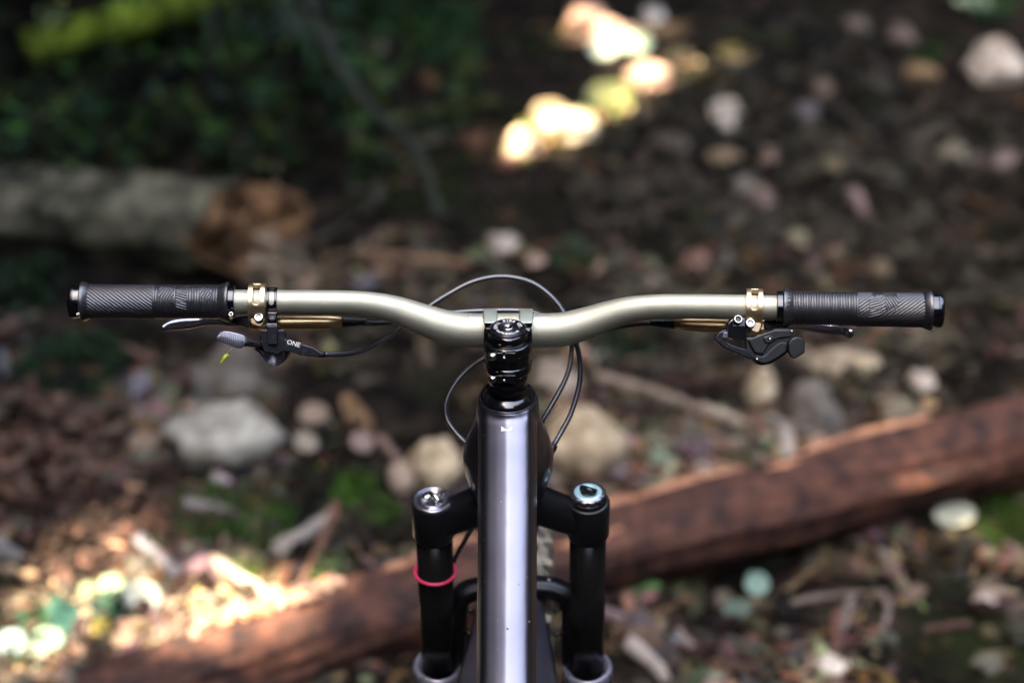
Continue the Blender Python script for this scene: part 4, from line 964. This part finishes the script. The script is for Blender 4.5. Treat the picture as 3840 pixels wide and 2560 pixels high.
# surface finder on the frame for things that lie on it
from mathutils.bvhtree import BVHTree
bvh = BVHTree.FromPolygons([v.co + bike.location for v in me2.vertices], [tuple(p.vertices) for p in me2.polygons])
def on_frame(px, py):
    dirv = (C(px, py, 1)-CAM).normalized(); h = bvh.ray_cast(CAM, dirv); return (h[0], h[1]) if h[0] is not None else (C(px, py, 1.25), -F)
p, nn = on_frame(1901, 1607); uy = (U - nn*U.dot(nn)).normalized(); ux = uy.cross(nn)
emblem(p + nn*.0001, ux if ux.x > 0 else -ux, uy, nn, .0104, .0046, .0003, frame)
for x, y, r in ((1813, 1811, .0007), (1879, 1880, .0006), (1814, 1632, .0006), (1945, 2190, .0007), (1903, 2356, .0011), (1814, 2021, .0005), (1818, 2180, .0005), (1866, 2325, .0004), (1866, 2430, .0004), (1978, 2163, .0005), (1985, 2330, .0006)):
    p, nn = on_frame(x, y)
    if p: mk('dust_speck', lathe([(-.0003, r), (.0001, r*.8), (.0003, r*.3)], p, nn, 8), M['dust'] if r < .00065 else M['blk'], frame)

# ---- fork
fork = mk('fork_crown', lathe([(.188, .0300), (.196, .0330), (.214, .0330), (.222, .026), (.224, .018)], S0, AX, 48, sx=1.05), M['fork'], bike)
fork['label'] = 'satin black fork crown with two legs'
LEG = {}
for s, (cx, cy), (lx, ly) in ((-1, (1624, 1878), (1645, 2489)), (1, (2205, 1874), (2201, 2495))):
    top = C(cx, cy, 1.378); bot = C(lx, ly, 1.50); a = (bot-top).normalized(); LEG[s] = (top, bot, a)
    # crown socket
    ck = mk('crown_socket', lathe([(.0, .0188), (.0006, .0203), (.0025, .0212), (.040, .0210), (.044, .0196), (.0445, .018)] if s < 0 else [(.0, .0190), (.0006, .0205), (.0025, .0214), (.040, .0210), (.044, .0196), (.0445, .018)], top, a, 56), M['fork'], fork, bevel=.0003)
    # arm to the centre: swept, tapering, curved upward
    c0 = SA(.194); p1 = top + a*.024
    mid = p1.lerp(c0, .5) + NRM*.002 + AX*.004
    Q = cr([tuple(p1), tuple(p1.lerp(c0, .30)+AX*.001), tuple(mid-AX*.006), tuple(c0.lerp(p1, .12)-AX*.006)], 6)
    mk('crown_arm', tube(Q, [.0205, .0204, .0202, .0200, .0199, .0198, .0197, .0196, .0196, .0196, .0197, .0198, .0199, .0200, .0202, .0204, .0206, .0208, .021][:len(Q)], 20, ref=AX, fn=lambda i, t: .80+.2*abs(math.cos(t))), M['fork'], fork, sub=1)
    st_ = mk('stanchion', lathe([(.040, .0180), ((bot-top).length+.05, .0180)], top, a, 56), M['stan'], fork)
    ln = (bot-top).length
    sl_ = mk('dust_seal', lathe([(ln+.014, .0270), (ln+.004, .0270), (ln+.0005, .0263), (ln-.0015, .0240), (ln-.0010, .0224), (ln+.002, .0214), (ln+.003, .0186), (ln+.010, .0183)], bot-a*ln, a, 64, caps=False), M['seal'], fork)
    mk('lower_leg', lathe([(ln+.006, .0236), (ln+.012, .0272), (ln+.10, .0268), (ln+.25, .0240), (ln+.36, .0215), (ln+.43, .020)], bot-a*ln, a, 40), M['fork'], fork)
# caps on the legs
top, bot, a = LEG[-1]
kn = mk('air_cap', lathe([(.002, .0205), (-.0015, .0200), (-.0030, .0186), (-.0030, .0168), (-.0018, .0160), (-.0018, .0150), (-.0042, .0142), (-.0046, .0128), (-.0026, .0118), (-.0026, .0001)], top, a, 56), M['cap'], fork)
b_ = a.cross(R).normalized(); b_ = b_ if b_.dot(U) > 0 else -b_
mk('cap_rib', join(tube([top-a*.003-R*.010+b_*.002, top-a*.006-R*.003+b_*.004, top-a*.006+R*.003-b_*.002, top-a*.003+R*.009-b_*.008], [.002, .0034, .0034, .002], 12), tube([top-a*.003+R*.009+b_*.008, top-a*.0055+R*.006+b_*.001, top-a*.003+R*.002-b_*.009], [.0018, .0028, .0018], 12)), M['silver'], fork)
mk('valve_cap', lathe([(.0, .0052), (-.006, .0052), (-.0072, .0040), (-.0074, .0001)], top - R*.006 + b_*.001, a, 28), M['silver'], fork)
top, bot, a = LEG[1]
mk('dial_base', lathe([(.001, .0182), (-.004, .0176), (-.0045, .0165)], top, a, 48), M['blk'], fork)
V, Fc = lathe([(-.0045, .0150), (-.0045, .0172), (-.0090, .0172), (-.0100, .0160), (-.0100, .0118)], top, a, 72, caps=False)
ctr = top
for i, v in enumerate(V):
    k = i % 72; w = v-top; ra = w - a*w.dot(a)
    if ra.length > .0165: V[i] = v - ra.normalized()*(.0009 if k % 6 < 2 else 0)
mk('dial_ring', (V, Fc), M['cap'], fork)
mk('blue_dial', lathe([(-.0094, .0138), (-.0104, .0132), (-.0104, .0078), (-.0094, .0072)], top, a, 56, caps=False), M['blue'], fork)
mk('dial_floor', lathe([(-.0090, .0120), (-.0093, .0120)], top, a, 40), M['socket'], fork)
b_ = a.cross(R).normalized(); b_ = b_ if b_.dot(U) > 0 else -b_
mk('dial_knob', tube([top-a*.0125-R*.0072+b_*.0034, top-a*.0128, top-a*.0125+R*.0078-b_*.0038], [.0030, .0036, .0030], 16, ref=a), M['anod'], fork)
# travel ring on the left leg
top, bot, a = LEG[-1]
mk('travel_ring', torus(C(1632.5, 2140, 1.426), (a + NRM*.02), .0203, .0017, 64, 12), M['red'], fork)
# small leg print
p0 = C(1592, 2075, 1.4); 
# arch over the wheel
def at3(px, py, d): return C(px, py, d)
A0 = C(1690, 2560, 1.52); A3 = C(2165, 2560, 1.52)
Q = cr([tuple(C(1700, 2600, 1.53)), tuple(C(1712, 2400, 1.50)), tuple(C(1722, 2250, 1.485)), tuple(C(1790, 2206, 1.482)), tuple(C(1930, 2200, 1.480)), tuple(C(2075, 2206, 1.482)), tuple(C(2140, 2260, 1.485)), tuple(C(2140, 2400, 1.50)), tuple(C(2150, 2600, 1.53))], 7)
mk('arch', tube(Q, .0150, 20, ref=F, fn=lambda i, t: .62+.38*abs(math.cos(t))), M['fork'], fork)
for x in (1800, 2057): mk('arch_stud', lathe([(0, .0030), (.0016, .0030), (.0026, .0018)], C(x, 2176, 1.476), (U-F*.3), 16), M['cap'], fork)
# mudguard: built with the wheel below
for s in (-1, 1):
    for py in (2290, 2380): mk('cable_tie', tube([C(1925+s*150, py, 1.475), C(1925+s*185, py-12, 1.482), C(1925+s*208, py+4, 1.49)], .0022, 8), M['blk'], fork)

# ---- front wheel
wh = empty('front_wheel'); wh.parent = bike; wh['label'] = 'front wheel with dusty knobbly tyre'
WC = Vector((.012, 1.262, .352)); yaw = R_(-2.2); wr = Matrix.Rotation(yaw, 3, 'Z')
def wl(x, r, t): return WC + wr @ Vector((x, r*math.cos(t), r*math.sin(t)))
def revolve(prof, n=120, closed=False):
    V = []; Fc = []; m = len(prof)
    for i in range(n):
        t = 2*PI*i/n
        for x, r in prof: V.append(wl(x, r, t))
    for i in range(n):
        j = (i+1) % n
        for k in range(m-1 if not closed else m): Fc.append((i*m+k, j*m+k, j*m+(k+1) % m, i*m+(k+1) % m))
    return V, Fc
ty = mk('tyre', revolve([(-.012, .312), (-.026, .322), (-.031, .336), (-.028, .350), (-.018, .360), (0, .364), (.018, .360), (.028, .350), (.031, .336), (.026, .322), (.012, .312)]), M['tyre'], wh)
kv = []
for i in range(110):
    t = 2*PI*i/110
    rows = ((-.011, .365), (.011, .365)) if i % 2 else ((-.026, .356), (.026, .356), (0, .3665))
    for x, r in rows:
        c = wl(x, r, t); rad = (wr @ Vector((0, math.cos(t), math.sin(t)))); tg = (wr @ Vector((0, -math.sin(t), math.cos(t)))); tilt = (rad + (wr @ R)*(x*12)).normalized()
        side = tilt.cross(tg); kv.append(box(c, .0050, .0052, .0034, (side, tg, tilt)))
kb = mk('tyre_knobs', join(*kv), M['tyre'], wh, smooth=False); kb['kind'] = 'stuff'
mk('rim', revolve([(-.014, .312), (-.016, .300), (-.006, .289), (.006, .289), (.016, .300), (.014, .312)], closed=True), M['anod'], wh)
mk('hub', lathe([(-.055, .010), (-.045, .012), (-.03, .026), (-.026, .014), (.026, .014), (.03, .022), (.045, .012), (.055, .010)], WC, wr @ R, 28), M['anod'], wh)
for i in range(28):
    t = 2*PI*i/28; s = -1 if i % 2 else 1
    mk('spoke', tube([wl(s*.028, .022, t+.6*(1 if i % 4 < 2 else -1)), wl(0, .292, t)], .001, 5), M['cap'], wh)

V = []; Fc = []; NG = 26
for i in range(NG+1):
    t = R_(99 + 76*i/NG); hw = .030 + .024*min(1, i/7)
    for k in range(21):
        q = -1+2*k/20; V.append(wl(-.010 + q*hw + 0, .391 - .030*abs(q)**2.4 - (.004 if i == 0 else 0), t))
for i in range(NG):
    for k in range(20): Fc.append((i*21+k, i*21+k+1, (i+1)*21+k+1, (i+1)*21+k))
mk('mudguard', (V, Fc), M['guard'], fork, solid=.0014)
# ---- hoses and cables
def cable(pts, r, name, label, m=None):
    Q = cr(pts, 10); o = mk(name, tube([C(*q[:3]) for q in Q], r, 14), m or M['cable'], bike); o['label'] = label; return o
cable([(1218, 1329, 1.272), (1270, 1329, 1.280), (1340, 1319, 1.295), (1420, 1287, 1.32), (1490, 1240, 1.345), (1530, 1208, 1.36), (1600, 1156, 1.372), (1680, 1104, 1.38), (1775, 1056, 1.385), (1880, 1037, 1.388), (1985, 1056, 1.388), (2060, 1105, 1.385), (2110, 1165, 1.382), (2140, 1240, 1.378), (2143, 1330, 1.375), (2125, 1410, 1.37), (2085, 1490, 1.365), (2035, 1575, 1.362), (2015, 1620, 1.365)], .0024, 'cable', 'long cable arching over the stem from the seatpost remote')
cable([(1362, 1212, 1.312), (1420, 1211, 1.322), (1490, 1205, 1.335), (1580, 1188, 1.348), (1700, 1172, 1.358), (1860, 1164, 1.362), (1990, 1170, 1.362), (2080, 1210, 1.365), (2150, 1270, 1.368), (2174, 1350, 1.37), (2172, 1440, 1.37), (2145, 1540, 1.368), (2110, 1610, 1.365), (2075, 1672, 1.362), (2060, 1700, 1.37)], .0025, 'brake_hose', 'brake hose from the left lever curving down on the right')
cable([(2444, 1213, 1.312), (2380, 1216, 1.322), (2310, 1228, 1.335), (2200, 1255, 1.35), (2050, 1280, 1.362), (1930, 1300, 1.368), (1830, 1338, 1.37), (1760, 1380, 1.37), (1705, 1440, 1.368), (1672, 1510, 1.366), (1676, 1570, 1.365), (1712, 1625, 1.362), (1752, 1665, 1.360), (1775, 1690, 1.37)], .0025, 'brake_hose', 'brake hose looping low on the left of the stem')
cable([(1800, 1915, 1.44), (1780, 1965, 1.45), (1740, 2030, 1.46), (1705, 2095, 1.47), (1690, 2160, 1.48), (1700, 2300, 1.50)], .0024, 'brake_hose', 'brake hose running down behind the left fork leg')
for pts in ([(1750, 1662, 1.360), (1768, 1690, 1.362)], [(2078, 1668, 1.362), (2062, 1696, 1.364)]):
    mk('cable_port', tube([C(*q) for q in pts], [.0040, .0046], 16), M['blk'], bike)

# ---- yellow petal hanging on a thread from the thumb paddle
pt = empty('yellow_petal', C(842, 1325, 1.256)); props(pt, 'tiny yellow green petal dangling below the grey thumb paddle', 'petal')
Q = cr([(852, 1326, 1.256, .4), (848, 1331, 1.2555, 1.2), (842, 1340, 1.255, 1.7), (836, 1350, 1.2555, 1.5), (830, 1358, 1.256, 1.1), (827, 1362, 1.256, .5)], 6)
mk('petal', tube([C(*q[:3]) for q in Q], [max(.0003, q[3]/1000) for q in Q], 12, ref=F, fn=lambda i, a: .55+.45*abs(math.sin(a))), M['yellow'], pt)
mk('petal_tip', tube([C(850, 1329, 1.2555), C(855, 1332, 1.255), C(858, 1332, 1.255)], [.0008, .0010, .0007], 8), M['yellow'], pt)
mk('thread', tube([C(852, 1326, 1.256), C(858, 1316, 1.256), C(872, 1304, 1.256)], .00015, 5), M['greyprint'], pt)
